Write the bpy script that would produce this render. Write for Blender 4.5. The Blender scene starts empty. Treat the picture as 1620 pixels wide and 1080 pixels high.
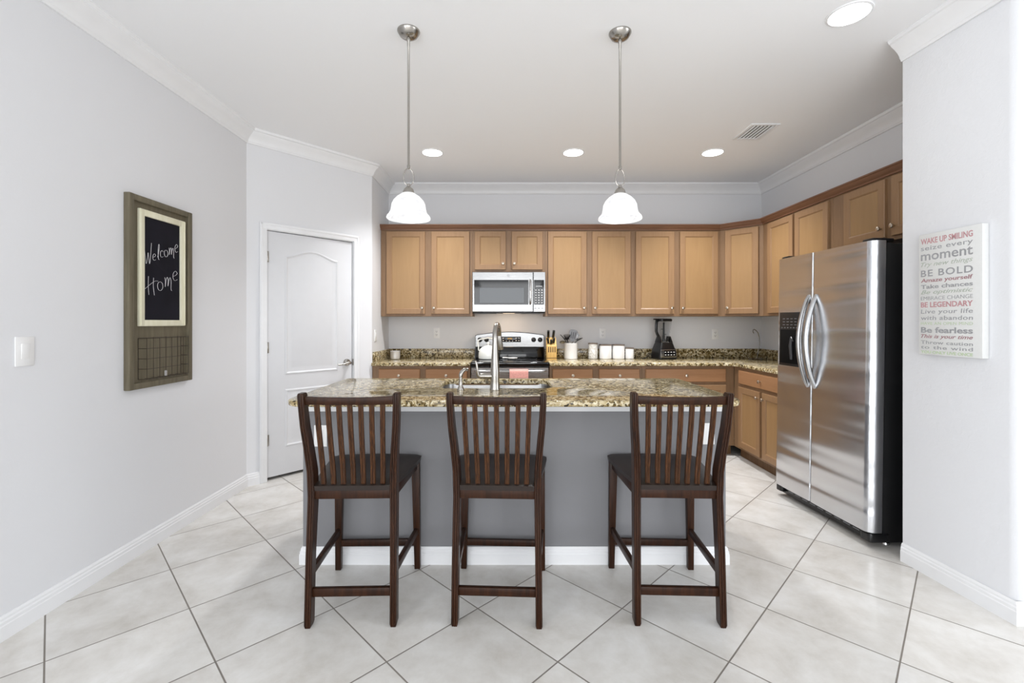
import bpy, bmesh, math, random
from mathutils import Vector, Matrix
random.seed(7)
R = math.radians
PI = math.pi
scene = bpy.context.scene
COL = scene.collection

# ------------------------------------------------------------------ camera, world, exposure
CAM_H = 1.307
cam_data = bpy.data.cameras.new('camera')
cam = bpy.data.objects.new('camera', cam_data)
COL.objects.link(cam)
cam.location = (0, 0, CAM_H)
cam.rotation_euler = (R(90), 0, 0)
cam_data.sensor_width = 36.0
cam_data.lens = 725.0 / 1620.0 * 36.0
cam_data.shift_x = 6.0 / 1620.0
cam_data.shift_y = -30.0 / 1620.0
cam_data.clip_start = 0.02
scene.camera = cam

world = bpy.data.worlds.new('daylight')
scene.world = world
world.use_nodes = True
wn = world.node_tree.nodes
wn['Background'].inputs[0].default_value = (0.96, 0.98, 1.0, 1)
wn['Background'].inputs[1].default_value = 1.0

scene.view_settings.view_transform = 'Standard'
scene.view_settings.look = 'None'
scene.view_settings.gamma = 1.0
scene.view_settings.use_curve_mapping = False
scene.view_settings.exposure = 0.18


def area_light(name, loc, rot, sx, sy, power, color=(1, 1, 1)):
    d = bpy.data.lights.new(name, 'AREA')
    d.shape = 'RECTANGLE'
    d.size, d.size_y = sx, sy
    d.energy = power
    d.color = color
    o = bpy.data.objects.new(name, d)
    COL.objects.link(o)
    o.location = loc
    o.rotation_euler = rot
    return o


# daylight coming through the wide glass doors at the back of the living room
area_light('daylight_glass_doors', (0.35, -3.15, 1.25), (R(90), 0, 0), 3.4, 2.3, 95, (0.96, 0.98, 1.0))
# and through an unseen left-wall window, added to light the stub wall's side face
area_light('added_side_window', (-2.12, -1.7, 1.3), (R(90), 0, R(-90)), 2.0, 2.1, 60, (0.96, 0.98, 1.0))
# fill light added on the right to brighten the left wall, no window there
area_light('right_fill', (5.95, -0.6, 1.4), (R(90), 0, R(90)), 3.2, 2.0, 70, (0.96, 0.98, 1.0))


# ------------------------------------------------------------------ materials
def lin(c):
    out = []
    for v in c:
        v = v / 255.0
        out.append(v / 12.92 if v <= 0.04045 else ((v + 0.055) / 1.055) ** 2.4)
    return tuple(out)


class NT:
    def __init__(self, name):
        self.m = bpy.data.materials.new(name)
        self.m.use_nodes = True
        self.t = self.m.node_tree
        self.b = self.t.nodes['Principled BSDF']

    def n(self, typ, **kw):
        nd = self.t.nodes.new(typ)
        for k, v in kw.items():
            setattr(nd, k, v)
        return nd

    def l(self, a, b):
        self.t.links.new(a, b)

    def val(self, nd, **kw):
        for k, v in kw.items():
            nd.inputs[k.replace('_', ' ')].default_value = v
        return nd

    def coords(self, kind='Object', scale=(1, 1, 1)):
        tc = self.n('ShaderNodeTexCoord')
        mp = self.n('ShaderNodeMapping')
        mp.inputs['Scale'].default_value = scale
        self.l(tc.outputs[kind], mp.inputs['Vector'])
        return mp.outputs['Vector']

    def noise(self, vec, scale, detail=3, rough=0.5, dist=0.0):
        nd = self.n('ShaderNodeTexNoise')
        self.l(vec, nd.inputs['Vector'])
        nd.inputs['Scale'].default_value = scale
        nd.inputs['Detail'].default_value = detail
        nd.inputs['Roughness'].default_value = rough
        nd.inputs['Distortion'].default_value = dist
        return nd

    def ramp(self, fac, stops):
        nd = self.n('ShaderNodeValToRGB')
        cr = nd.color_ramp
        while len(cr.elements) < len(stops):
            cr.elements.new(0.5)
        for e, (p, c) in zip(cr.elements, stops):
            e.position = p
            e.color = tuple(c) + (1,)
        self.l(fac, nd.inputs['Fac'])
        return nd

    def bump(self, height, strength, distance=0.01):
        nd = self.n('ShaderNodeBump')
        nd.inputs['Strength'].default_value = strength
        nd.inputs['Distance'].default_value = distance
        self.l(height, nd.inputs['Height'])
        self.l(nd.outputs['Normal'], self.b.inputs['Normal'])
        return nd

    def set(self, color=None, rough=None, metal=None, spec=None, emit=None, estr=None, trans=None, ior=None, coat=None, alpha=None):
        b = self.b
        if color is not None:
            b.inputs['Base Color'].default_value = tuple(color) + (1,)
        if rough is not None:
            b.inputs['Roughness'].default_value = rough
        if metal is not None:
            b.inputs['Metallic'].default_value = metal
        if spec is not None:
            b.inputs['Specular IOR Level'].default_value = spec
        if emit is not None:
            b.inputs['Emission Color'].default_value = tuple(emit) + (1,)
            b.inputs['Emission Strength'].default_value = estr
        if trans is not None:
            b.inputs['Transmission Weight'].default_value = trans
        if ior is not None:
            b.inputs['IOR'].default_value = ior
        if coat is not None:
            b.inputs['Coat Weight'].default_value = coat
            b.inputs['Coat Roughness'].default_value = 0.1
        return self


def plain(name, rgb, rough=0.5, metal=0.0, var=0.04, vscale=12, **kw):
    """colour with a faint procedural variation"""
    t = NT(name)
    c = lin(rgb)
    t.set(c, rough, metal, **kw)
    if var:
        nz = t.noise(t.coords(), vscale, 3)
        a = tuple(max(0, x * (1 - var)) for x in c)
        b = tuple(min(1, x * (1 + var)) for x in c)
        rp = t.ramp(nz.outputs['Fac'], [(0.3, a), (0.7, b)])
        t.l(rp.outputs['Color'], t.b.inputs['Base Color'])
    return t.m


def wall_paint(name, rgb, bump=0.12, scale=55, rough=0.75):
    t = NT(name)
    t.set(lin(rgb), rough, 0, spec=0.25)
    v = t.coords()
    nz = t.noise(v, scale, 3, 0.6, 0.6)
    t.bump(nz.outputs['Fac'], bump, 0.004)
    return t.m


def wood(name, ca, cb, rough=0.4, gs=(18, 18, 1.6), spec=0.4, coat=0.0, lo=0.3, hi=0.7):
    t = NT(name)
    t.set(lin(ca), rough, 0, spec=spec, coat=coat)
    v = t.coords('Object', gs)
    nz = t.noise(v, 2.2, 5, 0.6, 0.8)
    rp = t.ramp(nz.outputs['Fac'], [(lo, lin(ca)), (hi, lin(cb))])
    t.l(rp.outputs['Color'], t.b.inputs['Base Color'])
    t.bump(nz.outputs['Fac'], 0.04, 0.002)
    return t.m


def granite(name):
    t = NT(name)
    t.set((0.5, 0.4, 0.3), 0.10, 0, spec=0.4)
    v = t.coords()
    wob = t.noise(v, 14, 3, 0.6)
    mx = t.n('ShaderNodeMixRGB')
    mx.inputs['Fac'].default_value = 0.09
    t.l(v, mx.inputs['Color1'])
    t.l(wob.outputs['Color'], mx.inputs['Color2'])
    vo = t.n('ShaderNodeTexVoronoi')
    vo.inputs['Scale'].default_value = 80
    t.l(mx.outputs['Color'], vo.inputs['Vector'])
    sp = t.n('ShaderNodeSeparateColor')
    t.l(vo.outputs['Color'], sp.inputs['Color'])
    nz = t.noise(v, 34, 4, 0.65, 1.2)
    ad = t.n('ShaderNodeMath', operation='MULTIPLY_ADD')
    t.l(sp.outputs['Red'], ad.inputs[0])
    ad.inputs[1].default_value = 0.55
    m2 = t.n('ShaderNodeMath', operation='MULTIPLY')
    t.l(nz.outputs['Fac'], m2.inputs[0])
    m2.inputs[1].default_value = 0.62
    t.l(m2.outputs[0], ad.inputs[2])
    rp = t.ramp(ad.outputs[0], [(0.27, lin((36, 29, 17))), (0.40, lin((84, 69, 38))), (0.51, lin((134, 114, 74))),
                                (0.64, lin((182, 163, 120))), (0.80, lin((218, 207, 176)))])
    t.l(rp.outputs['Color'], t.b.inputs['Base Color'])
    return t.m


def floor_tile(name, D, u0, v0):
    t = NT(name)
    t.set((0.7, 0.7, 0.68), 0.33, 0, spec=0.4)
    tc = t.n('ShaderNodeTexCoord')
    sep = t.n('ShaderNodeSeparateXYZ')
    t.l(tc.outputs['Object'], sep.inputs[0])

    def math_(op, a, b=None):
        nd = t.n('ShaderNodeMath', operation=op)
        for i, x in enumerate((a, b)):
            if x is None:
                continue
            if isinstance(x, (int, float)):
                nd.inputs[i].default_value = x
            else:
                t.l(x, nd.inputs[i])
        return nd.outputs[0]
    X, Y = sep.outputs['X'], sep.outputs['Y']
    u = math_('SUBTRACT', math_('DIVIDE', math_('ADD', X, Y), D), u0)
    v = math_('SUBTRACT', math_('DIVIDE', math_('SUBTRACT', X, Y), D), v0)
    fu, fv = math_('FRACT', u), math_('FRACT', v)
    du = math_('MINIMUM', fu, math_('SUBTRACT', 1.0, fu))
    dv = math_('MINIMUM', fv, math_('SUBTRACT', 1.0, fv))
    d = math_('MINIMUM', du, dv)                       # distance to a joint, in tiles
    half = 0.0042
    mr = t.n('ShaderNodeMapRange')
    mr.inputs['From Min'].default_value = half
    mr.inputs['From Max'].default_value = half * 1.9
    t.l(d, mr.inputs['Value'])
    comb = t.n('ShaderNodeCombineXYZ')
    t.l(math_('FLOOR', u), comb.inputs[0])
    t.l(math_('FLOOR', v), comb.inputs[1])
    wn_ = t.n('ShaderNodeTexWhiteNoise', noise_dimensions='2D')
    t.l(comb.outputs[0], wn_.inputs['Vector'])
    off = t.n('ShaderNodeVectorMath', operation='MULTIPLY_ADD')
    t.l(wn_.outputs['Color'], off.inputs[0])
    off.inputs[1].default_value = (9, 9, 9)
    t.l(tc.outputs['Object'], off.inputs[2])
    cl = t.noise(off.outputs[0], 4.2, 7, 0.66, 0.2)
    rp = t.ramp(cl.outputs['Fac'], [(0.30, lin((201, 197, 190))), (0.44, lin((213, 210, 205))), (0.56, lin((221, 219, 215))), (0.72, lin((231, 230, 228)))])
    hs = t.n('ShaderNodeHueSaturation')
    t.l(rp.outputs['Color'], hs.inputs['Color'])
    vr = t.n('ShaderNodeMapRange')
    vr.inputs['To Min'].default_value = 0.95
    vr.inputs['To Max'].default_value = 1.04
    t.l(wn_.outputs['Value'], vr.inputs['Value'])
    t.l(vr.outputs[0], hs.inputs['Value'])
    mix = t.n('ShaderNodeMixRGB')
    mix.inputs['Color1'].default_value = lin((128, 122, 115)) + (1,)
    t.l(mr.outputs[0], mix.inputs['Fac'])
    t.l(hs.outputs['Color'], mix.inputs['Color2'])
    t.l(mix.outputs['Color'], t.b.inputs['Base Color'])
    rr = t.n('ShaderNodeMapRange')
    rr.inputs['To Min'].default_value = 0.62
    rr.inputs['To Max'].default_value = 0.20
    t.l(mr.outputs[0], rr.inputs['Value'])
    t.l(rr.outputs[0], t.b.inputs['Roughness'])
    b1 = t.n('ShaderNodeBump')
    b1.inputs['Strength'].default_value = 0.5
    b1.inputs['Distance'].default_value = 0.003
    t.l(mr.outputs[0], b1.inputs['Height'])
    b2 = t.n('ShaderNodeBump')
    b2.inputs['Strength'].default_value = 0.12
    b2.inputs['Distance'].default_value = 0.003
    nb = t.noise(off.outputs[0], 22, 4, 0.6)
    t.l(nb.outputs['Fac'], b2.inputs['Height'])
    t.l(b1.outputs['Normal'], b2.inputs['Normal'])
    t.l(b2.outputs['Normal'], t.b.inputs['Normal'])
    return t.m


def steel(name, rgb, rough=0.25, brush=(2, 2, 120), strength=0.03, wave=0.0):
    t = NT(name)
    t.set(lin(rgb), rough, 1.0)
    nz = t.noise(t.coords('Object', brush), 3, 2)
    mr = t.n('ShaderNodeMapRange')
    mr.inputs['To Min'].default_value = rough * 0.8
    mr.inputs['To Max'].default_value = rough * 1.25
    t.l(nz.outputs['Fac'], mr.inputs['Value'])
    t.l(mr.outputs[0], t.b.inputs['Roughness'])
    if wave:
        w = t.noise(t.coords('Object', (0.30, 0.30, 4.6)), 1.5, 1, 0.3, 0.3)
        t.bump(w.outputs['Fac'], wave, 0.05)
    return t.m


M = {}
M['wall'] = wall_paint('wall_paint', (226, 227, 230))
M['wall_texture'] = wall_paint('wall_paint_textured', (222, 223, 226), 0.35, 38)
M['ceiling'] = wall_paint('ceiling_paint', (246, 247, 249), 0.05, 40, 0.85)
M['white_trim'] = plain('white_trim_paint', (236, 237, 239), 0.4, var=0.01)
M['door_white'] = plain('white_door_paint', (218, 219, 222), 0.42, var=0.01)
M['floor'] = floor_tile('ceramic_floor_tile', 0.6595, 0.9675, 0.6116)
M['granite'] = granite('speckled_granite')
M['stile'] = wood('maple_stile', (146, 114, 82), (155, 122, 90), 0.38)
M['panel'] = wood('maple_panel', (156, 123, 85), (163, 130, 91), 0.36, (9, 9, 0.9))
M['frame'] = wood('maple_face_frame', (128, 100, 74), (138, 109, 82), 0.4)
M['drawer'] = wood('maple_drawer_front', (158, 116, 81), (167, 125, 90), 0.38, (1.6, 18, 18))
M['cornice'] = wood('stained_cornice', (110, 76, 56), (124, 88, 66), 0.4, (2, 2, 18))
M['toe'] = wood('dark_toe_board', (104, 76, 48), (122, 92, 62), 0.5)
M['espresso'] = wood('espresso_wood', (30, 16, 9), (60, 34, 19), 0.36, (26, 26, 2.2), 0.2, 0.0)
M['espresso_slat'] = wood('espresso_slat_wood', (34, 19, 11), (86, 54, 31), 0.36, (60, 60, 1.5), 0.2, 0.0)
M['seat'] = plain('black_leather_seat', (32, 20, 14), 0.42, var=0.15, vscale=40)
M['island_grey'] = wall_paint('grey_island_paint', (131, 131, 134), 0.06, 60, 0.6)
M['nickel'] = steel('brushed_nickel', (168, 164, 158), 0.22)
M['satin'] = plain('satin_silver', (226, 226, 228), 0.35, 0.5, var=0)
M['matte_black'] = plain('matte_black', (8, 8, 9), 0.75, var=0, spec=0.15)
M['chrome'] = plain('polished_chrome', (215, 215, 215), 0.08, 1.0, var=0)
M['dark_steel'] = plain('dull_steel', (120, 120, 122), 0.4, 0.8)
M['handle_steel'] = plain('satin_handle_steel', (172, 172, 172), 0.24, 1.0, var=0)
M['knob'] = plain('satin_nickel_knob', (196, 186, 172), 0.28, 1.0, var=0)
M['steel'] = steel('stainless_steel', (158, 158, 158), 0.27)
M['fridge_steel'] = steel('fridge_stainless', (212, 214, 218), 0.25, (0.2, 0.2, 0.6), 0.02, 0.5)
M['black'] = plain('black_plastic', (18, 18, 20), 0.3, var=0.1)
M['black_satin'] = plain('black_enamel_side', (14, 14, 16), 0.45, var=0.1)
M['black_glass'] = plain('black_glass', (10, 10, 12), 0.06, var=0)
M['window_glass'] = plain('oven_window_glass', (62, 66, 70), 0.07, var=0)
M['dark_grey'] = plain('dark_grey_plastic', (58, 58, 60), 0.4)
M['plate'] = plain('white_wall_plate', (238, 238, 238), 0.35, var=0)
M['slot'] = plain('dark_slot', (70, 70, 70), 0.6, var=0)
M['board_olive'] = wood('weathered_olive_wood', (93, 87, 70), (116, 108, 90), 0.6, (20, 20, 1.6))
M['cream'] = wood('distressed_cream_wood', (222, 218, 190), (234, 231, 210), 0.6, (14, 14, 2), lo=0.25)
M['chalkboard'] = plain('chalkboard_slate', (24, 23, 32), 0.8, var=0.25, vscale=6, spec=0.2)
M['chalk'] = plain('white_chalk', (226, 224, 226), 0.9, var=0.1, vscale=200)
M['wire'] = plain('rusty_dark_wire', (66, 58, 52), 0.5, 0.6)
M['canvas'] = plain('white_canvas', (222, 223, 222), 0.8, var=0.015, vscale=60)
M['ink_red'] = plain('faded_red_ink', (192, 146, 150), 0.8, var=0.08, vscale=60)
M['ink_grey'] = plain('grey_ink', (158, 159, 162), 0.8, var=0.08, vscale=60)
M['ink_dark'] = plain('maroon_ink', (162, 124, 129), 0.8, var=0.08, vscale=60)
M['ink_green'] = plain('pale_green_ink', (192, 208, 176), 0.8, var=0.06, vscale=60)
M['ink_sage'] = plain('sage_ink', (176, 184, 172), 0.8, var=0.06, vscale=60)
M['ceramic'] = plain('white_ceramic', (240, 240, 240), 0.16, var=0.01)
M['enamel'] = plain('white_enamel', (232, 233, 228), 0.14, var=0.01)
M['pink'] = plain('pink_terry_cloth', (222, 160, 150), 0.95, var=0.12, vscale=90)
M['bamboo'] = wood('pale_block_wood', (212, 170, 98), (228, 190, 122), 0.45)
M['bamboo_dark'] = plain('block_slot_shadow_wood', (92, 66, 34), 0.6)
M['lid_wood'] = plain('taupe_lid', (126, 112, 102), 0.5)
M['gold_print'] = plain('display_amber', (150, 120, 60), 0.5, emit=lin((200, 150, 60)), estr=0.5)
M['mark_grey'] = plain('grey_marking', (120, 122, 126), 0.5, var=0)
M['mark_white'] = plain('white_marking', (220, 220, 220), 0.5, var=0)


def marble():
    t = NT('veined_marble')
    t.set(lin((225, 224, 220)), 0.2)
    nz = t.noise(t.coords(), 14, 6, 0.7, 1.6)
    rp = t.ramp(nz.outputs['Fac'], [(0.40, lin((232, 231, 228))), (0.5, lin((188, 184, 176))), (0.56, lin((230, 229, 226)))])
    t.l(rp.outputs['Color'], t.b.inputs['Base Color'])
    return t.m


M['marble'] = marble()


def alabaster():
    t = NT('lit_alabaster_glass')
    t.set(lin((140, 140, 140)), 0.3)
    nz = t.noise(t.coords('Object', (5, 5, 14)), 2.2, 4, 0.6, 1.5)
    rp = t.ramp(nz.outputs['Fac'], [(0.38, (0.62, 0.62, 0.64)), (0.52, (1, 1, 1))])
    t.l(rp.outputs['Color'], t.b.inputs['Emission Color'])
    t.b.inputs['Emission Strength'].default_value = 0.85
    return t.m


M['alabaster'] = alabaster()


def emitter(name, rgb, s):
    t = NT(name)
    t.set(lin((240, 240, 240)), 0.5, emit=rgb, estr=s)
    return t.m


M['lamp'] = emitter('lamp_diffuser', (1.0, 0.985, 0.96), 7.0)
M['bulb'] = emitter('lamp_bulb', (1.0, 0.97, 0.92), 2.0)
M['cook_lamp'] = emitter('cooktop_lamp', (1.0, 0.70, 0.40), 0.9)
g = NT('clear_smoke_plastic')
g.set((0.86, 0.87, 0.88), 0.05, 0, trans=1.0, ior=1.2)
M['clear'] = g.m


# ------------------------------------------------------------------ mesh builder
class MB:
    def __init__(self):
        self.bm = bmesh.new()

    def _piece(self, verts, faces, mi=0, bevel=0.0, seg=2):
        bm = self.bm
        vs = [bm.verts.new(v) for v in verts]
        fs = []
        for f in faces:
            try:
                fc = bm.faces.new([vs[i] for i in f])
                fc.material_index = mi
                fs.append(fc)
            except ValueError:
                pass
        bmesh.ops.recalc_face_normals(bm, faces=fs)
        if bevel > 0:
            es = list({e for f in fs for e in f.edges})
            r = bmesh.ops.bevel(bm, geom=es, offset=bevel, offset_type='OFFSET', segments=seg, profile=0.5, affect='EDGES', clamp_overlap=True)
            for f in r['faces']:
                f.material_index = mi
        return self

    def box(self, x0, x1, y0, y1, z0, z1, bevel=0.0, mi=0, seg=2):
        v = [(x0, y0, z0), (x1, y0, z0), (x1, y1, z0), (x0, y1, z0), (x0, y0, z1), (x1, y0, z1), (x1, y1, z1), (x0, y1, z1)]
        f = [(0, 3, 2, 1), (4, 5, 6, 7), (0, 1, 5, 4), (1, 2, 6, 5), (2, 3, 7, 6), (3, 0, 4, 7)]
        return self._piece(v, f, mi, bevel, seg)

    def hexa(self, bottom, top, bevel=0.0, mi=0, seg=2):
        v = list(bottom) + list(top)
        f = [(0, 3, 2, 1), (4, 5, 6, 7), (0, 1, 5, 4), (1, 2, 6, 5), (2, 3, 7, 6), (3, 0, 4, 7)]
        return self._piece(v, f, mi, bevel, seg)

    def prism(self, poly, z0, z1, bevel=0.0, mi=0, axis='z', seg=2):
        n = len(poly)

        def P(a, b, c):
            return (a, b, c) if axis == 'z' else ((a, c, b) if axis == 'y' else (c, a, b))
        v = [P(a, b, z0) for a, b in poly] + [P(a, b, z1) for a, b in poly]
        f = [tuple(range(n - 1, -1, -1)), tuple(range(n, 2 * n))]
        f += [(i, (i + 1) % n, n + (i + 1) % n, n + i) for i in range(n)]
        return self._piece(v, f, mi, bevel, seg)

    def loft(self, rings, mi=0, caps=True, closed=True, loop=False):
        n = len(rings[0])
        v = [p for r in rings for p in r]
        f = []
        m = len(rings)
        for k in range(m if loop else m - 1):
            a, b = k * n, ((k + 1) % m) * n
            for i in range(n if closed else n - 1):
                j = (i + 1) % n
                f.append((a + i, a + j, b + j, b + i))
        if caps and not loop:
            f.append(tuple(range(n - 1, -1, -1)))
            f.append(tuple(range((m - 1) * n, m * n)))
        return self._piece(v, f, mi)

    def lathe(self, prof, c=(0, 0), n=32, mi=0, caps=True, axis='z'):
        rings = []
        for r, z in prof:
            ring = []
            for i in range(n):
                a = 2 * PI * i / n
                p = (c[0] + r * math.cos(a), c[1] + r * math.sin(a), z)
                if axis == 'y':
                    p = (p[0], z, p[1])
                elif axis == 'x':
                    p = (z, p[0], p[1])
                ring.append(p)
            rings.append(ring)
        return self.loft(rings, mi, caps)

    def tube(self, pts, r, n=10, mi=0, loop=False, flat=None):
        """sweep a circle (or an ellipse when flat is given) along points"""
        pts = [Vector(p) for p in pts]
        m = len(pts)
        rad = r if isinstance(r, (list, tuple)) else [r] * m
        rings = []
        prev = None
        for i, p in enumerate(pts):
            if loop:
                t = pts[(i + 1) % m] - pts[i - 1]
            else:
                t = pts[min(i + 1, m - 1)] - pts[max(i - 1, 0)]
            t.normalize()
            if prev is None:
                up = Vector((0, 0, 1)) if abs(t.z) < 0.9 else Vector((1, 0, 0))
                a = t.cross(up).normalized()
            else:
                a = (prev - t * prev.dot(t)).normalized()
            prev = a
            b = t.cross(a)
            ring = []
            for k in range(n):
                q = 2 * PI * k / n
                fx = rad[i] if flat is None else rad[i] * flat
                ring.append(tuple(p + a * math.cos(q) * rad[i] + b * math.sin(q) * fx))
            rings.append(ring)
        return self.loft(rings, mi, True, True, loop)

    def bar(self, p0, p1, w, d, bevel=0.003, mi=0, ends=None, up=(0, 1, 0)):
        """rectangular bar between two points; w across, d along 'up'"""
        p0, p1 = Vector(p0), Vector(p1)
        t = (p1 - p0).normalized()
        u = Vector(up)
        a = t.cross(u).normalized()
        b = a.cross(t).normalized()
        w1, d1 = ends if ends else (w, d)
        q = lambda p, w_, d_: [tuple(p + a * sx * w_ / 2 + b * sy * d_ / 2) for sx, sy in ((-1, -1), (1, -1), (1, 1), (-1, 1))]
        return self.hexa(q(p0, w, d), q(p1, w1, d1), bevel, mi)

    def relief(self, w, h, rings, x0=0.0, z0=0.0, shape=None):
        """stepped front: rings = [(inset, y, material of the strip that leads to it)] seen from -y; starts at the back"""
        def ring(i):
            if shape:
                return shape(i)
            return [(i, i), (w - i, i), (w - i, h - i), (i, h - i)]
        loops = []
        for ins, y, mi in rings:
            loops.append([(x0 + a, y, z0 + b) for a, b in ring(ins)])
        n = len(loops[0])
        v = [p for l in loops for p in l]
        vs = [self.bm.verts.new(p) for p in v]
        fs = []
        for k in range(len(loops) - 1):
            for i in range(n):
                j = (i + 1) % n
                f = self.bm.faces.new((vs[k * n + i], vs[k * n + j], vs[(k + 1) * n + j], vs[(k + 1) * n + i]))
                f.material_index = rings[k + 1][2]
                fs.append(f)
        f = self.bm.faces.new([vs[i] for i in range(n)][::-1])
        f.material_index = rings[0][2]
        fs.append(f)
        f = self.bm.faces.new([vs[(len(loops) - 1) * n + i] for i in range(n)])
        f.material_index = rings[-1][2]
        fs.append(f)
        bmesh.ops.recalc_face_normals(self.bm, faces=fs)
        return self

    def xf(self, mat):
        bmesh.ops.transform(self.bm, matrix=mat, verts=self.bm.verts)
        return self

    def build(self, name, mats, parent=None, angle=35, loc=None, flat=False):
        me = bpy.data.meshes.new(name)
        self.bm.to_mesh(me)
        self.bm.free()
        if not isinstance(mats, (list, tuple)):
            mats = [mats]
        for m in mats:
            me.materials.append(m)
        if not flat:
            for p in me.polygons:
                p.use_smooth = True
            me.set_sharp_from_angle(angle=R(angle))
        o = bpy.data.objects.new(name, me)
        COL.objects.link(o)
        if parent is not None:
            o.parent = parent
        if loc is not None:
            o.location = loc
        return o


def tag(o, label, cat, group=None):
    o['label'] = label
    o['category'] = cat
    if group:
        o['group'] = group
    return o


def thing(name, label, cat, loc=(0, 0, 0), rot=0.0, group=None):
    o = bpy.data.objects.new(name, None)
    o.empty_display_size = 0.05
    COL.objects.link(o)
    o.location = loc
    o.rotation_euler = (0, 0, rot)
    return tag(o, label, cat, group)


def struct(o):
    o['kind'] = 'structure'
    return o


def copy_tree(o, parent=None):
    c = o.copy()
    COL.objects.link(c)
    if parent is not None:
        c.parent = parent
    for ch in list(o.children):
        copy_tree(ch, c)
    return c


def offset_path(path, d):
    """left-hand offset of an open 2-D path with mitred corners"""
    out = []
    n = len(path)
    P = [Vector(p) for p in path]
    for i in range(n):
        ds = []
        if i > 0:
            ds.append((P[i] - P[i - 1]).normalized())
        if i < n - 1:
            ds.append((P[i + 1] - P[i]).normalized())
        ns = [Vector((-t.y, t.x)) for t in ds]
        if len(ns) == 1:
            out.append(P[i] + ns[0] * d)
        else:
            b = (ns[0] + ns[1]).normalized()
            out.append(P[i] + b * (d / max(0.2, b.dot(ns[0]))))
    return out


def sweep(path, prof):
    """prof: (distance out of the wall, z) closed polygon, path run with the room on its left"""
    mb = MB()
    offs = [offset_path(path, d) for d, z in prof]
    rings = []
    for i in range(len(path)):
        rings.append([(offs[k][i].x, offs[k][i].y, prof[k][1]) for k in range(len(prof))])
    mb.loft(rings)
    return mb


def rrect(x0, x1, y0, y1, r, n=6, radii=None):
    """rounded rectangle, counter-clockwise from the lower left"""
    rr = radii if radii else (r, r, r, r)
    out = []
    cs = [(x0, y0, 1, 1, PI), (x1, y0, -1, 1, 1.5 * PI), (x1, y1, -1, -1, 0), (x0, y1, 1, -1, 0.5 * PI)]
    for (cx, cy, sx, sy, a0), q in zip(cs, rr):
        if q <= 0:
            out.append((cx, cy))
            continue
        for k in range(n + 1):
            a = a0 + k / n * PI / 2
            out.append((cx + sx * q + q * math.cos(a), cy + sy * q + q * math.sin(a)))
    return out


# ------------------------------------------------------------------ room shell
HC = 2.845
XL, YB, XR = -2.085, 5.12, 2.83
PA, PB = (XL, 3.65), (-1.335, 4.49)          # pantry wall ends
XS = PB[0]
Q0, Q1 = (2.165, 2.515), (2.20, 1.985)        # kitchen-side face of the stub wall

struct(MB().box(-2.3, 6.0, -3.2, 5.3, -0.1, 0.0).build('floor', M['floor'], flat=True))
struct(MB().box(-2.3, 6.0, -3.2, 5.3, HC, HC + 0.1).build('ceiling', M['ceiling'], flat=True))
struct(MB().box(XL - 0.12, XL, -0.6, YB + 0.12, 0, HC).box(XL - 0.12, XL, -3.2, -2.8, 0, HC).box(XL - 0.12, XL, -2.8, -0.6, 2.4, HC).box(XL - 0.12, XL, -2.8, -0.6, 0, 0.12).build('wall_left', M['wall'], flat=True))
# short return wall beside the left counter, back wall, right wall
struct(MB().prism([(XS, PB[1]), (XS, YB), (XS - 0.12, YB), (XS - 0.12, PB[1] + 0.0)], 0, HC).build('wall_short', M['wall'], flat=True))
struct(MB().box(XL, XR + 0.12, YB, YB + 0.12, 0, HC).build('wall_back', M['wall'], flat=True))
struct(MB().box(XR, XR + 0.12, 2.53, YB, 0, HC).build('wall_right', M['wall'], flat=True))
# stub wall that ends beside the refrigerator, with soft bullnose corners
w = MB()
w.prism([Q0, (Q1[0], Q1[1] + 0.03), (Q1[0] + 0.009, Q1[1] + 0.009), (Q1[0] + 0.03, Q1[1]), (6.0, Q1[1] + 0.05), (6.0, 2.53), (Q0[0] + 0.2, Q0[1] + 0.012)], 0, HC)
struct(w.build('wall_pillar', M['wall_texture'], angle=50))

# living room behind the camera: solid right-hand wall, rear wall with a wide glass-door opening on the left
struct(MB().box(6.0, 6.12, -3.2, 2.6, 0, HC).build('wall_far', M['wall'], flat=True))
struct(MB().box(1.9, 6.0, -3.32, -3.2, 0, HC).box(-2.2, 1.9, -3.32, -3.2, 2.45, HC).build('wall_rear', M['wall'], flat=True))

# pantry wall: local x runs along the wall from the left corner, -y faces the room
ang_p = math.atan2(PB[1] - PA[1], PB[0] - PA[0])
LP = math.hypot(PB[0] - PA[0], PB[1] - PA[1])
D0, D1, DT = 0.150, 0.930, 2.075
pw = MB()
pw.box(0, D0, 0, 0.12, 0, HC).box(D1, LP, 0, 0.12, 0, HC).box(D0, D1, 0, 0.12, DT, HC)
wp = pw.build('wall_angled', M['wall'], flat=True)
wp.location = (PA[0], PA[1], 0)
wp.rotation_euler = (0, 0, ang_p)
struct(wp)

# door
dr = bpy.data.objects.new('door_1', None)
COL.objects.link(dr)
dr.location = (PA[0], PA[1], 0)
dr.rotation_euler = (0, 0, ang_p)
struct(dr)
dr['label'] = 'white two-panel pantry door with arched upper panel in the angled wall'
DW = D1 - D0 - 0.020
dx0 = D0 + 0.010
slab = MB()
slab.box(dx0, dx0 + DW, 0.012, 0.045, 0.026, DT - 0.011, 0.002)


def arch_panel(x0, x1, z0, z1, rise):
    def shape(i):
        pts = [(x0 + i, z0 + i), (x1 - i, z0 + i), (x1 - i, z1 - i)]
        n = 18
        for k in range(1, n):
            q = k / n
            x = (x1 - i) + (x0 + i - (x1 - i)) * q
            pts.append((x, z1 - i + rise * (0.5 - 0.5 * math.cos(2 * PI * q)) ** 0.8))
        pts.append((x0 + i, z1 - i))
        return pts
    return shape


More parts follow.
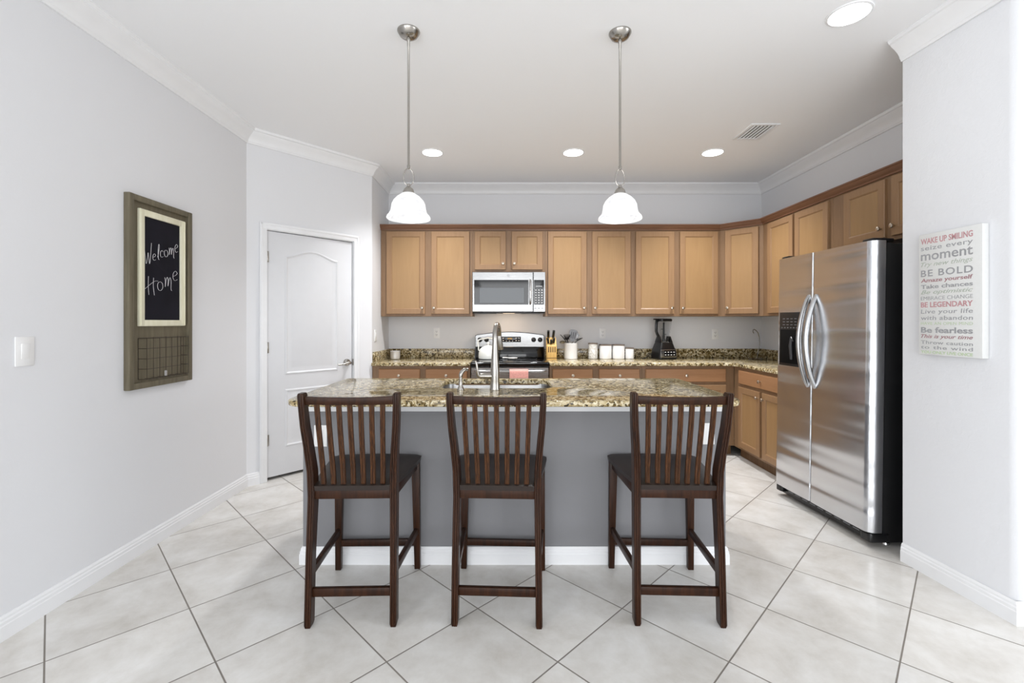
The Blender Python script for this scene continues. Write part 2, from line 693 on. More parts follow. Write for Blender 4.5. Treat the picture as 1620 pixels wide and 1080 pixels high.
def raised_panel(x0, x1, z0, z1, rise):
    # moulded ring, proud of the slab, with a fielded centre
    slab.relief(0, 0, [(0, 0.014, 0), (0.0, 0.0105, 0), (0.012, 0.004, 0), (0.024, 0.0115, 0), (0.050, 0.0115, 0), (0.066, 0.006, 0)],
                shape=arch_panel(x0, x1, z0, z1, rise))


raised_panel(dx0 + 0.142, dx0 + DW - 0.142, 0.865, 1.875, 0.062)
raised_panel(dx0 + 0.142, dx0 + DW - 0.142, 0.255, 0.742, 0.0)
slab.build('door_leaf', M['door_white'], dr, 25)
cs = MB()
cw = 0.055
for a, b, c, d in ((D0 - cw, D0 + 0.002, 0, DT + 0.004), (D1 - 0.002, D1 + cw, 0, DT + 0.004), (D0 - cw, D1 + cw, DT - 0.002, DT + cw)):
    cs.box(a, b, -0.016, 0.0, c, d, 0.004)
cs.box(D0 - cw + 0.006, D0 - cw + 0.024, -0.021, -0.012, 0, DT + cw - 0.006, 0.004)
cs.box(D1 + cw - 0.024, D1 + cw - 0.006, -0.021, -0.012, 0, DT + cw - 0.006, 0.004)
cs.box(D0 - cw + 0.006, D1 + cw - 0.006, -0.021, -0.012, DT + cw - 0.024, DT + cw - 0.006, 0.004)
for a in (D0 - 0.0, D1 - 0.006):
    cs.box(a, a + 0.006, 0.0, 0.11, 0, DT)
cs.box(D0, D1, 0.0, 0.11, DT - 0.006, DT)
cs.build('door_casing', M['white_trim'], dr)
for z in (0.335, 1.10, 1.85):
    MB().lathe([(0.006, z - 0.045), (0.007, z - 0.043), (0.007, z + 0.043), (0.006, z + 0.045)], (dx0 - 0.002, -0.003), 12).box(
        dx0 - 0.001, dx0 + 0.014, 0.009, 0.0125, z - 0.044, z + 0.044).build('hinge', M['nickel'], dr)
hx, hz = 0.866, 0.933
h = MB()
h.lathe([(0.034, 0.012), (0.034, 0.004), (0.028, -0.006), (0.014, -0.010), (0.012, -0.045), (0.013, -0.058)], (hx, hz), 28, axis='y')
h.tube([(hx, -0.05, hz), (hx - 0.03, -0.054, hz - 0.001), (hx - 0.07, -0.056, hz - 0.010), (hx - 0.115, -0.05, hz - 0.013)], [0.011, 0.010, 0.008, 0.009], 12)
h.build('door_handle', M['nickel'], dr)
MB().box(D1 - 0.008, D1 + 0.001, -0.004, 0.012, hz - 0.03, hz + 0.03, 0.002).build('strike_plate', M['nickel'], dr)
# crown moulding
crown = [(0, HC), (0, HC - 0.108), (0.010, HC - 0.108), (0.014, HC - 0.098), (0.018, HC - 0.094), (0.020, HC - 0.084), (0.030, HC - 0.066),
         (0.048, HC - 0.046), (0.066, HC - 0.032), (0.072, HC - 0.022), (0.082, HC - 0.018), (0.088, HC - 0.006), (0.088, HC)]
path_kitchen = [(XR, 2.53), (XR, YB), (XS, YB), PB, PA, (XL, -3.2)]
struct(sweep(path_kitchen, crown).build('trim_1', M['white_trim'], angle=25))
struct(sweep([(6.0, Q1[1] + 0.05), Q1, Q0], crown).build('trim_2', M['white_trim'], angle=25))
base = [(0, 0), (0.015, 0), (0.015, 0.060), (0.0125, 0.064), (0.0125, 0.076), (0.009, 0.082), (0.009, 0.090), (0.004, 0.100), (0, 0.100)]
ux, uy = math.cos(ang_p), math.sin(ang_p)
struct(sweep([(PA[0] + ux * (D0 - cw), PA[1] + uy * (D0 - cw)), PA, (XL, -3.2)], base).build('baseboard_left', M['white_trim'], angle=25))
struct(sweep([PB, (PB[0] - ux * (LP - D1 - cw), PB[1] - uy * (LP - D1 - cw))], base).build('baseboard_angled', M['white_trim'], angle=25))
struct(sweep([(6.0, Q1[1] + 0.05), Q1, Q0], base).build('baseboard_right', M['white_trim'], angle=25))


# ------------------------------------------------------------------ cabinets
def knob_mb(x, y, z):
    return MB().lathe([(0.006, y), (0.006, y - 0.012), (0.013, y - 0.017), (0.0155, y - 0.022), (0.014, y - 0.027), (0.007, y - 0.030)], (x, z), 20, axis='y')


def add_door(root, x0, x1, z0, z1, knob=None, y=0.0):
    f = 0.052
    o = MB().relief(x1 - x0, z1 - z0, [(0, y, 0), (0, y - 0.017, 0), (0.003, y - 0.020, 0), (f, y - 0.020, 0), (f + 0.007, y - 0.0155, 0),
                                       (f + 0.009, y - 0.012, 0), (f + 0.012, y - 0.012, 1)], x0, z0).build('cabinet_door', [M['stile'], M['panel']], root, 20)
    if knob:
        knob_mb(knob[0], y - 0.0195, knob[1]).build('knob', M['knob'], o)
    return o


def add_drawer(root, x0, x1, z0, z1, y=0.0, two=False):
    o = MB().relief(x1 - x0, z1 - z0, [(0, y, 0), (0, y - 0.014, 0), (0.006, y - 0.020, 0)], x0, z0).build('drawer', M['drawer'], root, 20)
    xs = [(x0 + x1) / 2]
    for x in xs:
        knob_mb(x, y - 0.0195, (z0 + z1) / 2).build('knob', M['knob'], o)
    return o


G_UP = 'maple wall cabinets'
G_LO = 'maple base cabinets'
ZU0, ZU1, ZD0, ZD1 = 1.372, 2.286, 1.396, 2.258
YU = 4.80


def upper(label, x0, x1, doors, z0=ZU0, y1=YB):
    t = thing('wall_cabinet', label, 'cabinet', (x0, YU, 0), 0, G_UP)
    MB().box(0.0005, x1 - x0 - 0.0005, 0, y1 - YU, z0, ZU1).build('cabinet_body', M['frame'], t, flat=True)
    for d0, d1, b, side in doors:
        k = (d1 - x0 - 0.028, b + 0.062) if side > 0 else (d0 - x0 + 0.028, b + 0.062)
        add_door(t, d0 - x0, d1 - x0, b, ZD1, k)
    return t


upper('two-door maple wall cabinet at the far left, beside the short white wall', -1.333, -0.374,
      [(-1.272, -0.869, ZD0, 1), (-0.803, -0.405, ZD0, -1)])
upper('short two-door maple wall cabinet above the microwave', -0.374, 0.387,
      [(-0.349, -0.026, 1.858, 1), (0.036, 0.358, 1.858, -1)], 1.832)
upper('two-door maple wall cabinet just right of the microwave', 0.387, 1.303,
      [(0.415, 0.819, ZD0, 1), (0.877, 1.278, ZD0, -1)])
upper('two-door maple wall cabinet above the blender, next to the corner cabinet', 1.303, 2.218,
      [(1.332, 1.734, ZD0, 1), (1.792, 2.191, ZD0, -1)])
# diagonal corner cabinet
CA, CB = (2.219, 4.80), (2.51, 4.509)
t = thing('wall_cabinet', 'single-door diagonal maple wall cabinet in the back right corner', 'cabinet', (CA[0], CA[1], 0), R(-45), G_UP)
cb = MB().prism([(2.219, 4.80), (2.51, 4.509), (XR, 4.509), (XR, YB), (2.219, YB)], ZU0, ZU1)
cb.xf(Matrix.Rotation(R(45), 4, 'Z') @ Matrix.Translation((-CA[0], -CA[1], 0)))
cb.build('cabinet_body', M['frame'], t, flat=True)
add_door(t, 0.055, 0.372, ZD0, ZD1, (0.083, ZD0 + 0.062))
# right wall
XU = 2.51
t = thing('wall_cabinet', 'two-door maple wall cabinet on the right wall, half hidden behind the refrigerator', 'cabinet', (XU, 4.508, 0), R(-90), G_UP)
MB().box(0, 0.968, 0, XR - XU, ZU0, ZU1).build('cabinet_body', M['frame'], t, flat=True)
add_door(t, 0.10, 0.488, ZD0, ZD1, (0.46, ZD0 + 0.062))
add_door(t, 0.518, 0.932, ZD0, ZD1, (0.546, ZD0 + 0.062))
t = thing('wall_cabinet', 'short two-door maple wall cabinet above the refrigerator', 'cabinet', (XU, 3.538, 0), R(-90), G_UP)
MB().box(0, 0.955, 0, XR - XU, 1.845, ZU1).build('cabinet_body', M['frame'], t, flat=True)
add_door(t, 0.132, 0.504, 1.87, ZD1, (0.476, 1.932))
add_door(t, 0.555, 0.925, 1.87, ZD1, (0.583, 1.932))

corn = [(0.0, 2.287), (0.006, 2.272), (0.012, 2.272), (0.014, 2.283), (0.022, 2.290), (0.034, 2.304), (0.038, 2.314), (0.044, 2.318), (0.044, 2.328), (-0.01, 2.328), (-0.01, 2.287)]
tag(sweep([(XU, 2.585), (XU, 4.509), (2.219, 4.80), (-1.334, 4.80)], corn).build('cabinet_cornice', M['cornice'], angle=25),
    'dark brown crown moulding running along the tops of the wall cabinets', 'moulding')


def base_cab(label, loc, rot, wid, dep, doors, drawers):
    t = thing('base_cabinet', label, 'cabinet', loc, rot, G_LO)
    MB().box(0.0005, wid - 0.0005, 0, dep - 0.026, 0.10, 0.8838).build('cabinet_body', M['frame'], t, flat=True)
    MB().box(0.0005, wid - 0.0005, 0.065, dep - 0.026, 0.0, 0.10).build('toe_board', M['toe'], t, flat=True)
    for x0, x1, s in doors:
        add_door(t, x0, x1, 0.125, 0.697, (x1 - 0.028, 0.64) if s > 0 else (x0 + 0.028, 0.64))
    for x0, x1 in drawers:
        add_drawer(t, x0, x1, 0.727, 0.853)
    return t


YL = 4.495
base_cab('maple base cabinet with two drawers, left of the stove', (-1.333, YL, 0), 0, 0.961, YB - YL,
         [(0.065, 0.469, 1), (0.524, 0.932, -1)], [(0.065, 0.469), (0.524, 0.932)])
base_cab('maple base cabinet with two drawers, directly right of the stove', (0.404, YL, 0), 0, 0.906, YB - YL,
         [(0.028, 0.423, 1), (0.485, 0.880, -1)], [(0.028, 0.423), (0.485, 0.880)])
base_cab('maple base cabinet with one wide drawer, reaching into the corner', (1.311, YL, 0), 0, 0.903, YB - YL,
         [(0.033, 0.410, 1), (0.440, 0.818, -1)], [(0.033, 0.818)])
base_cab('maple base cabinet on the right wall, between corner and refrigerator', (2.215, YL - 0.001, 0), R(-90), 0.925, XR - 2.215,
         [(0.119, 0.485, 1), (0.525, 0.893, -1)], [(0.119, 0.893)])

# granite tops on the base cabinets
ZC0, ZC1 = 0.884, 0.914
YC = 4.455
t = thing('countertop', 'granite countertop with upstand, left of the stove', 'countertop', (-1.335, YC, ZC0), 0, 'granite countertops on the base cabinets')
MB().box(0.001, 0.962, 0, YB - YC, 0, ZC1 - ZC0, 0.006, seg=3).build('slab', M['granite'], t)
bs = MB().box(0.001, 0.962, YB - YC - 0.02, YB - YC, 0.0302, 0.132, 0.002).box(0.001, 0.021, 0.05, YB - YC - 0.0205, 0.0302, 0.132, 0.002)
bs.build('backsplash', M['granite'], t)
t = thing('countertop', 'long L-shaped granite countertop with upstand, right of the stove', 'countertop', (0.404, YC, ZC0), 0, 'granite countertops on the base cabinets')
xi, xe = 2.19 - 0.404, XR - 0.404
yn = 3.565 - YC
poly = [(0, 0), (xi - 0.10, 0)]
for k in range(1, 8):
    a = k / 8 * PI / 2
    poly.append((xi - 0.10 + 0.10 * math.sin(a), -0.10 + 0.10 * math.cos(a)))
poly += [(xi, -0.10), (xi, yn), (xe, yn), (xe, YB - YC), (0, YB - YC)]
MB().prism(poly, 0, ZC1 - ZC0, 0.006, seg=3).build('slab', M['granite'], t)
MB().box(0.0, xe - 0.001, YB - YC - 0.02, YB - YC, 0.0302, 0.132, 0.002).box(xe - 0.021, xe - 0.001, yn + 0.01, YB - YC - 0.0205, 0.0302, 0.132, 0.002).build('backsplash', M['granite'], t)

# ------------------------------------------------------------------ island
IX0, IX1, IY0, IY1 = -1.113, 1.18, 2.487, 3.20
isl = thing('kitchen_island', 'grey painted kitchen island with white baseboard behind the stools', 'island', ((IX0 + IX1) / 2, (IY0 + IY1) / 2, 0))
hx_, hy_ = (IX1 - IX0) / 2, (IY1 - IY0) / 2
b = MB()
b.box(-hx_, hx_, -hy_, -hy_ + 0.12, 0, 0.826)
b.box(-hx_, -hx_ + 0.1, -hy_ + 0.12, hy_, 0, 0.826).box(hx_ - 0.1, hx_, -hy_ + 0.12, hy_, 0, 0.826)
b.build('island_wall', M['island_grey'], isl, flat=True)
b = MB().box(-hx_ + 0.101, hx_ - 0.101, -hy_ + 0.121, hy_ - 0.001, 0.1, 0.62).box(-hx_ + 0.101, hx_ - 0.101, hy_ - 0.03, hy_ - 0.001, 0.62, 0.8835)
b.build('cabinet_body', M['frame'], isl, flat=True)
b = MB()
b.box(-hx_ - 0.006, hx_ + 0.006, -hy_ - 0.012, -hy_ + 0.119, 0.8265, 0.8835, 0.003)
b.box(-hx_ - 0.006, -hx_ + 0.1, -hy_ + 0.1195, hy_, 0.8265, 0.8835, 0.003).box(hx_ - 0.1, hx_ + 0.006, -hy_ + 0.1195, hy_, 0.8265, 0.8835, 0.003)
b.build('top_trim', M['white_trim'], isl)
ib = [(d, z * 0.93) for d, z in base]
sw = sweep([(hx_, hy_), (hx_, -hy_), (-hx_, -hy_), (-hx_, hy_)][::-1], [(-d, z) for d, z in ib])
sw.build('baseboard', M['white_trim'], isl, 25)

# island top with sink cut-out
OX0, OX1, OY0, OY1 = -1.137, 1.196, 2.292, 3.237
SX0, SX1, SY0, SY1 = -0.425, 0.272, 2.745, 3.166
outer = rrect(OX0, OX1, OY0, OY1, 0.08, 8, (0.10, 0.10, 0.04, 0.04))
inner = rrect(SX0, SX1, SY0, SY1, 0.07, 8)
ctr = ((SX0 + SX1) / 2, (SY0 + SY1) / 2)
angs = sorted({round(math.atan2(p[1] - ctr[1], p[0] - ctr[0]), 5) for p in outer + inner})


def ray_poly(poly, a):
    dx, dy = math.cos(a), math.sin(a)
    best = None
    for i in range(len(poly)):
        (x1, y1), (x2, y2) = poly[i], poly[(i + 1) % len(poly)]
        ex, ey = x2 - x1, y2 - y1
        den = dx * ey - dy * ex
        if abs(den) < 1e-12:
            continue
        s = ((x1 - ctr[0]) * ey - (y1 - ctr[1]) * ex) / den
        q = ((x1 - ctr[0]) * dy - (y1 - ctr[1]) * dx) / den
        if s > 0 and -1e-6 <= q <= 1 + 1e-6:
            best = s if best is None else max(best, s)
    return (ctr[0] + dx * best, ctr[1] + dy * best)


lo = [ray_poly(outer, a) for a in angs]
li = [ray_poly(inner, a) for a in angs]


def shrink(pts, c, d, sgn):
    out = []
    n = len(pts)
    for i in range(n):
        p0, p1 = Vector(pts[i - 1]), Vector(pts[(i + 1) % n])
        tt = (p1 - p0).normalized()
        nn = Vector((-tt.y, tt.x)) * sgn
        out.append(tuple(Vector(pts[i]) + nn * d))
    return out


def ring3(pts, z):
    return [(p[0], p[1], z) for p in pts]


e = 0.007
rings = [ring3(shrink(lo, ctr, e, 1), ZC0), ring3(shrink(lo, ctr, 0.002, 1), ZC0 + 0.002), ring3(lo, ZC0 + e), ring3(lo, ZC1 - e), ring3(shrink(lo, ctr, 0.002, 1), ZC1 - 0.002), ring3(shrink(lo, ctr, e, 1), ZC1),
         ring3(shrink(li, ctr, 0.004, -1), ZC1), ring3(li, ZC1 - 0.004), ring3(li, ZC0)]
top = MB()
top.loft(rings, loop=True)
tag(top.build('island_countertop', M['granite'], angle=50), 'large polished granite slab with rounded corners on top of the island', 'countertop')

# undermount sink
sk = thing('kitchen_sink', 'stainless steel undermount sink let into the island top', 'sink', (ctr[0], ctr[1], ZC0 - 0.2))
pr = lambda d, z: [(x - ctr[0], y - ctr[1], z) for x, y in rrect(SX0 - d, SX1 + d, SY0 - d, SY1 + d, 0.07 + d * 0.5, 6)]
bowl = MB()
bowl.loft([pr(0.03, 0.1995), pr(0.006, 0.1995), pr(0.004, 0.19), pr(-0.004, 0.03), pr(-0.02, 0.008), pr(-0.06, 0.003)], caps=False)
bm = bowl.bm
bm.verts.ensure_lookup_table()
nlast = len(pr(0, 0))
fc = bm.faces.new(list(bm.verts)[-nlast:])
bowl.build('basin', M['steel'], sk)
MB().lathe([(0.045, 0.004), (0.04, 0.008), (0.03, 0.006)], (0, 0), 24).build('drain', M['chrome'], sk)

# faucet
FX, FY = -0.078, 2.690
fa = thing('kitchen_faucet', 'tall brushed nickel gooseneck faucet with side lever at the island sink', 'faucet', (FX, FY, ZC1))
MB().lathe([(0.031, 0.0), (0.031, 0.004), (0.029, 0.010), (0.027, 0.05), (0.026, 0.11), (0.023, 0.15), (0.019, 0.22), (0.0165, 0.27)], (0, 0), 28).build('body', M['nickel'], fa)
ax_, ay_ = 0.12, 0.993
Ra = 0.088
pts = [(0, 0, 0.268)] + [(ax_ * (Ra - Ra * math.cos(q)), ay_ * (Ra - Ra * math.cos(q)), 0.292 + Ra * math.sin(q)) for q in [i * PI / 16 for i in range(0, 16)]]
MB().tube(pts, 0.0155, 16).build('gooseneck', M['nickel'], fa)
e0 = (ax_ * 2 * Ra, ay_ * 2 * Ra)
MB().tube([(e0[0] * 0.985, e0[1] * 0.985, 0.310), (e0[0], e0[1], 0.290), (e0[0] + 0.004, e0[1] + 0.01, 0.25), (e0[0] + 0.006, e0[1] + 0.016, 0.225)], [0.016, 0.018, 0.021, 0.020], 18).build('spray_head', M['nickel'], fa)
MB().tube([(-0.015, 0, 0.078), (-0.05, 0, 0.078), (-0.082, 0, 0.078), (-0.092, 0, 0.078), (-0.096, 0, 0.078)], [0.019, 0.018, 0.0175, 0.014, 0.006], 16).tube(
    [(-0.088, 0, 0.068), (-0.100, -0.004, 0.085), (-0.103, -0.006, 0.115), (-0.106, -0.006, 0.145), (-0.113, -0.004, 0.168)], [0.007, 0.0085, 0.0075, 0.007, 0.006], 12).build('lever', M['nickel'], fa)

sd = thing('soap_dispenser', 'short brushed nickel soap dispenser left of the faucet', 'soap dispenser', (-0.279, 2.690, ZC1))
MB().lathe([(0.021, 0.0), (0.021, 0.003), (0.017, 0.012), (0.012, 0.022), (0.0105, 0.05), (0.0105, 0.078)], (0, 0), 22).build('body', M['nickel'], sd)
MB().tube([(0, 0, 0.072), (0.001, 0, 0.088), (0.007, 0.008, 0.104), (0.022, 0.02, 0.116), (0.036, 0.03, 0.115)], [0.0105, 0.0125, 0.0125, 0.011, 0.009], 14).build('spout', M['nickel'], sd)


# ------------------------------------------------------------------ range
RX0, RX1, RYF, RYB = -0.3645, 0.3985, 4.475, 5.105
rg = thing('stove', 'stainless steel freestanding electric stove with black glass top', 'stove', ((RX0 + RX1) / 2, RYF, 0))
rw = (RX1 - RX0) / 2 - 0.002
MB().box(-rw, rw, 0.0, RYB - RYF, 0.03, 0.880, 0.003).box(-rw + 0.04, rw - 0.04, 0.05, RYB - RYF - 0.02, 0.0, 0.03).build('body', M['black_satin'], rg)
ct = MB().box(-rw - 0.003, rw + 0.003, -0.03, RYB - RYF - 0.05, 0.878, 0.922, 0.008, seg=3)
ct.build('cooktop', M['black_glass'], rg)
dz0, dz1 = 0.235, 0.872
dm = MB().relief(2 * rw - 0.006, dz1 - dz0, [(0, 0.0, 0), (0, -0.022, 0), (0.004, -0.026, 0)], -rw + 0.003, dz0)
dm.build('oven_door', M['steel'], rg)
od = [c for c in rg.children if c.name.startswith('oven_door')][0]
MB().relief(0.60, 0.36, [(0, -0.0255, 0), (0.003, -0.0285, 0)], -0.30, 0.37).build('window', M['black_glass'], od)
hd = MB()
hz_ = 0.838
hd.tube([(-0.335, -0.026, hz_), (-0.335, -0.055, hz_), (-0.325, -0.068, hz_), (-0.30, -0.072, hz_), (0.30, -0.072, hz_), (0.325, -0.068, hz_), (0.335, -0.055, hz_), (0.335, -0.026, hz_)], 0.0115, 14)
hd.build('handle', M['steel'], od)
MB().box(-rw + 0.003, rw - 0.003, -0.024, 0.0, 0.045, 0.225, 0.004).build('storage_drawer', M['steel'], rg)
# backguard
gy = 5.03 - RYF
bg = MB()
arc = [(-rw, 0.918), (rw, 0.918), (rw, 1.165)] + [(rw - 0.02 - k / 14 * (2 * rw - 0.04), 1.174 + 0.032 * math.sin(PI * (k / 14))) for k in range(15)] + [(-rw, 1.165)]
bg.prism(arc, gy + 0.012, RYB - RYF, axis='y')
bg.build('backguard', M['black'], rg)
pn = MB()
arc2 = [(-rw + 0.006, 1.042), (rw - 0.006, 1.042), (rw - 0.006, 1.160)] + [(rw - 0.022 - k / 14 * (2 * rw - 0.044), 1.168 + 0.031 * math.sin(PI * (k / 14))) for k in range(15)] + [(-rw + 0.006, 1.160)]
pn.prism(arc2, gy - 0.004, gy + 0.013, axis='y')
pn.build('control_panel', M['steel'], rg)
cp = [c for c in rg.children if c.name.startswith('control_panel')][0]
# sloping glass strip under the panel
MB().hexa([(-rw + 0.006, gy - 0.030, 0.922), (rw - 0.006, gy - 0.030, 0.922), (rw - 0.006, gy + 0.012, 0.922), (-rw + 0.006, gy + 0.012, 0.922)],
          [(-rw + 0.006, gy - 0.006, 1.041), (rw - 0.006, gy - 0.006, 1.041), (rw - 0.006, gy + 0.012, 1.041), (-rw + 0.006, gy + 0.012, 1.041)], 0.003).build('glass_strip', M['black_glass'], rg)
dcx = 0.000
MB().box(dcx - 0.122, dcx + 0.122, gy - 0.0065, gy - 0.0035, 1.092, 1.152, 0.001).build('display', M['black_glass'], cp)
for sx in (-1, 1):
    for i in range(2):
        for j in range(2):
            x = dcx + sx * (0.070 + 0.03 * i)
            z = 1.109 + 0.027 * j
            MB().box(x - 0.008, x + 0.008, gy - 0.0072, gy - 0.0062, z - 0.004, z + 0.004).build('button', M['mark_white'], cp, flat=True)
for i in range(3):
    MB().box(dcx - 0.045 + 0.034 * i, dcx - 0.030 + 0.034 * i, gy - 0.0072, gy - 0.0062, 1.102, 1.107).build('button', M['mark_white'], cp, flat=True)
MB().box(dcx - 0.022, dcx - 0.008, gy - 0.0072, gy - 0.0062, 1.124, 1.138).box(dcx - 0.003, dcx + 0.009, gy - 0.0072, gy - 0.0062, 1.124, 1.138).box(
    dcx + 0.014, dcx + 0.026, gy - 0.0072, gy - 0.0062, 1.124, 1.138).build('clock_digits', M['gold_print'], cp, flat=True)
for x in (-0.327, -0.255, 0.262, 0.333):
    k = MB().lathe([(0.026, gy - 0.0045), (0.026, gy - 0.009), (0.021, gy - 0.011), (0.019, gy - 0.030), (0.016, gy - 0.032)], (x, 1.118), 24, axis='y')
    k.box(x - 0.004, x + 0.004, gy - 0.036, gy - 0.030, 1.099, 1.137, 0.001)
    k.build('knob', M['black'], cp)
# burner rings printed on the glass
for x, y, r in ((-0.19, 0.15, 0.10), (0.19, 0.15, 0.085), (-0.19, 0.41, 0.075), (0.19, 0.41, 0.10)):
    br = MB()
    br.lathe([(r, 0.9222), (r, 0.9226), (r - 0.004, 0.9226), (r - 0.004, 0.9222)], (x, y), 40, caps=False)
    br.build('burner_mark', M['dark_grey'], rg)

# towel over the oven handle
tw = thing('dish_towel', 'small pink towel hanging from the oven handle', 'towel', (0.017 + 0.0, RYF - 0.072, hz_))
tb = MB()
prof = [(0.0165, -0.155), (0.017, -0.08), (0.016, -0.01), (0.0125, 0.0085), (0.0, 0.0165), (-0.0125, 0.0095), (-0.0165, -0.01), (-0.019, -0.10), (-0.0185, -0.185)]
th = 0.003
cols = 15
rows = []
for k in range(cols):
    q = k / (cols - 1)
    x = -0.004 + 0.180 * q
    wv = 0.0022 * math.sin(q * 15) + 0.0012 * math.sin(q * 31 + 1)
    o1 = [(x, p[0] + (wv * min(1, max(0, -p[1] * 12))), p[1] + 0.002 * math.sin(q * 5) * (1 if p[1] < -0.1 else 0)) for p in prof]
    o2 = [(a, b_ * 1.0 + (-th if j > 4 else th if j < 4 else 0), c + (th if 2 < j < 6 else 0)) for j, (a, b_, c) in enumerate(o1)][::-1]
    rows.append(o1 + o2)
tb.loft(rows)
tb.build('cloth', M['pink'], tw, 60)

# kettle on the stove
kt = thing('tea_kettle', 'white enamel tea kettle on the left of the stove top, behind the faucet', 'kettle', (-0.212, 4.85, 0.9228))
MB().lathe([(0.092, 0.0), (0.102, 0.006), (0.104, 0.03), (0.100, 0.07), (0.088, 0.105), (0.062, 0.126), (0.045, 0.131)], (0, 0), 40).build('body', M['enamel'], kt)
ld = MB().lathe([(0.047, 0.130), (0.045, 0.137), (0.02, 0.143), (0.008, 0.145), (0.007, 0.156), (0.014, 0.162), (0.013, 0.172), (0.006, 0.176)], (0, 0), 28)
ld.build('lid', M['enamel'], kt)
MB().tube([(-0.095, 0, 0.085), (-0.104, 0, 0.10), (-0.103, 0, 0.13), (-0.110, 0, 0.165), (-0.105, 0, 0.195), (-0.08, 0, 0.208), (0, 0, 0.222), (0.075, 0, 0.208), (0.100, 0, 0.19), (0.103, 0, 0.15), (0.095, 0, 0.09)],
          [0.006, 0.006, 0.006, 0.006, 0.008, 0.0085, 0.0085, 0.0085, 0.008, 0.006, 0.006], 12).build('handle', M['enamel'], kt)
MB().tube([(0.06, -0.065, 0.06), (0.085, -0.09, 0.085), (0.10, -0.105, 0.115)], [0.02, 0.015, 0.011], 14).build('spout', M['enamel'], kt)

# spoon rest
sr = MB().lathe([(0.030, 0.0), (0.046, 0.004), (0.056, 0.013), (0.053, 0.014), (0.042, 0.007), (0.002, 0.004)], (0, 0), 30)
sr.tube([(-0.05, 0, 0.011), (-0.075, 0, 0.014), (-0.105, 0, 0.012)], [0.006, 0.006, 0.008], 10)
tag(sr.build('spoon_rest', M['ceramic'], loc=(0.045, 4.83, 0.9232)), 'small white spoon rest in the middle of the stove top', 'spoon rest')

# ------------------------------------------------------------------ microwave
mw = thing('microwave', 'stainless steel over-the-range microwave under the short wall cabinet', 'microwave', (0.0065, 4.735, 1.416))
mwh = 0.3775
mH = 0.413
MB().box(-mwh, mwh, 0.012, YB - 4.735, 0.008, mH).build('body', M['dark_grey'], mw, flat=True)
xk = 0.252
MB().relief(xk + mwh - 0.001, mH, [(0, 0.0125, 0), (0, -0.010, 0), (0.006, -0.016, 0)], -mwh, 0).build('door', M['steel'], mw)
md = [c for c in mw.children if c.name.startswith('door')][0]
MB().relief(0.559, 0.255, [(0, -0.0155, 0), (0.002, -0.0185, 0)], -mwh + 0.02, 0.075).build('glass_frame', M['black_glass'], md)
MB().relief(0.46, 0.160, [(0, -0.0180, 0), (0.002, -0.0195, 0)], -mwh + 0.075, 0.090).build('window', M['window_glass'], md)
MB().tube([(xk - 0.032, -0.014, 0.084), (xk - 0.032, -0.042, 0.090), (xk - 0.032, -0.048, 0.11), (xk - 0.032, -0.048, 0.30), (xk - 0.032, -0.042, 0.32), (xk - 0.032, -0.014, 0.326)], 0.0115, 14).build('handle', M['chrome'], md)
# round emblem with a curl inside
em = MB().lathe([(0.0135, -0.0155), (0.0135, -0.0180), (0.0115, -0.0180), (0.0115, -0.0155)], (-0.005, 0.372), 28, axis='y', caps=False)
em.tube([(-0.010, -0.0172, 0.377), (-0.006, -0.0172, 0.380), (-0.002, -0.0172, 0.377), (-0.006, -0.0172, 0.371), (-0.010, -0.0172, 0.367), (-0.005, -0.0172, 0.363), (0.0, -0.0172, 0.367)], 0.0011, 6)
em.build('emblem', M['mark_grey'], md)
MB().relief(mwh - xk - 0.001, mH, [(0, 0.0125, 0), (0, -0.010, 0), (0.004, -0.015, 0)], xk + 0.001, 0).build('control_panel', M['steel'], mw)
mc = [c for c in mw.children if c.name.startswith('control_panel')][0]
MB().relief(0.104, 0.255, [(0, -0.0145, 0), (0.002, -0.0175, 0)], xk + 0.007, 0.075).build('keypad', M['black_glass'], mc)
kp = MB()
for r_ in range(6):
    for c_ in range(3):
        x, z = xk + 0.026 + c_ * 0.031, 0.095 + r_ * 0.026
        kp.box(x - 0.007, x + 0.007, -0.0183, -0.0174, z - 0.004, z + 0.004)
kp.box(xk + 0.025, xk + 0.092, -0.0183, -0.0174, 0.262, 0.266)
kp.build('key_marks', M['mark_white'], mc, flat=True)
for i in range(3):
    kb = MB()
    x = xk + 0.02 + i * 0.036
    kb.box(x - 0.006, x + 0.004, -0.0158, -0.0148, 0.034, 0.042).box(x + 0.008, x + 0.013, -0.0158, -0.0148, 0.034, 0.039)
    kb.build('button', M['dark_grey'], mc, flat=True)
MB().box(-mwh + 0.005, mwh - 0.005, 0.0, YB - 4.735 - 0.01, -0.012, 0.007, 0.002).box(-mwh + 0.05, -0.13, 0.03, 0.20, -0.018, -0.012).box(0.13, mwh - 0.05, 0.03, 0.20, -0.018, -0.012).build('underside', M['black'], mw)
MB().box(-0.06, 0.06, 0.03, 0.075, -0.0155, -0.0122).build('cooktop_lamp', M['cook_lamp'], mw)
sp = bpy.data.lights.new('cooktop_light', 'AREA')
sp.shape = 'RECTANGLE'
sp.size, sp.size_y, sp.energy, sp.color = 0.12, 0.05, 1.6, (1.0, 0.72, 0.45)
so = bpy.data.objects.new('cooktop_light', sp)
COL.objects.link(so)
so.location = (0.0065, 4.79, 1.398)
so.rotation_euler = (R(18), 0, 0)

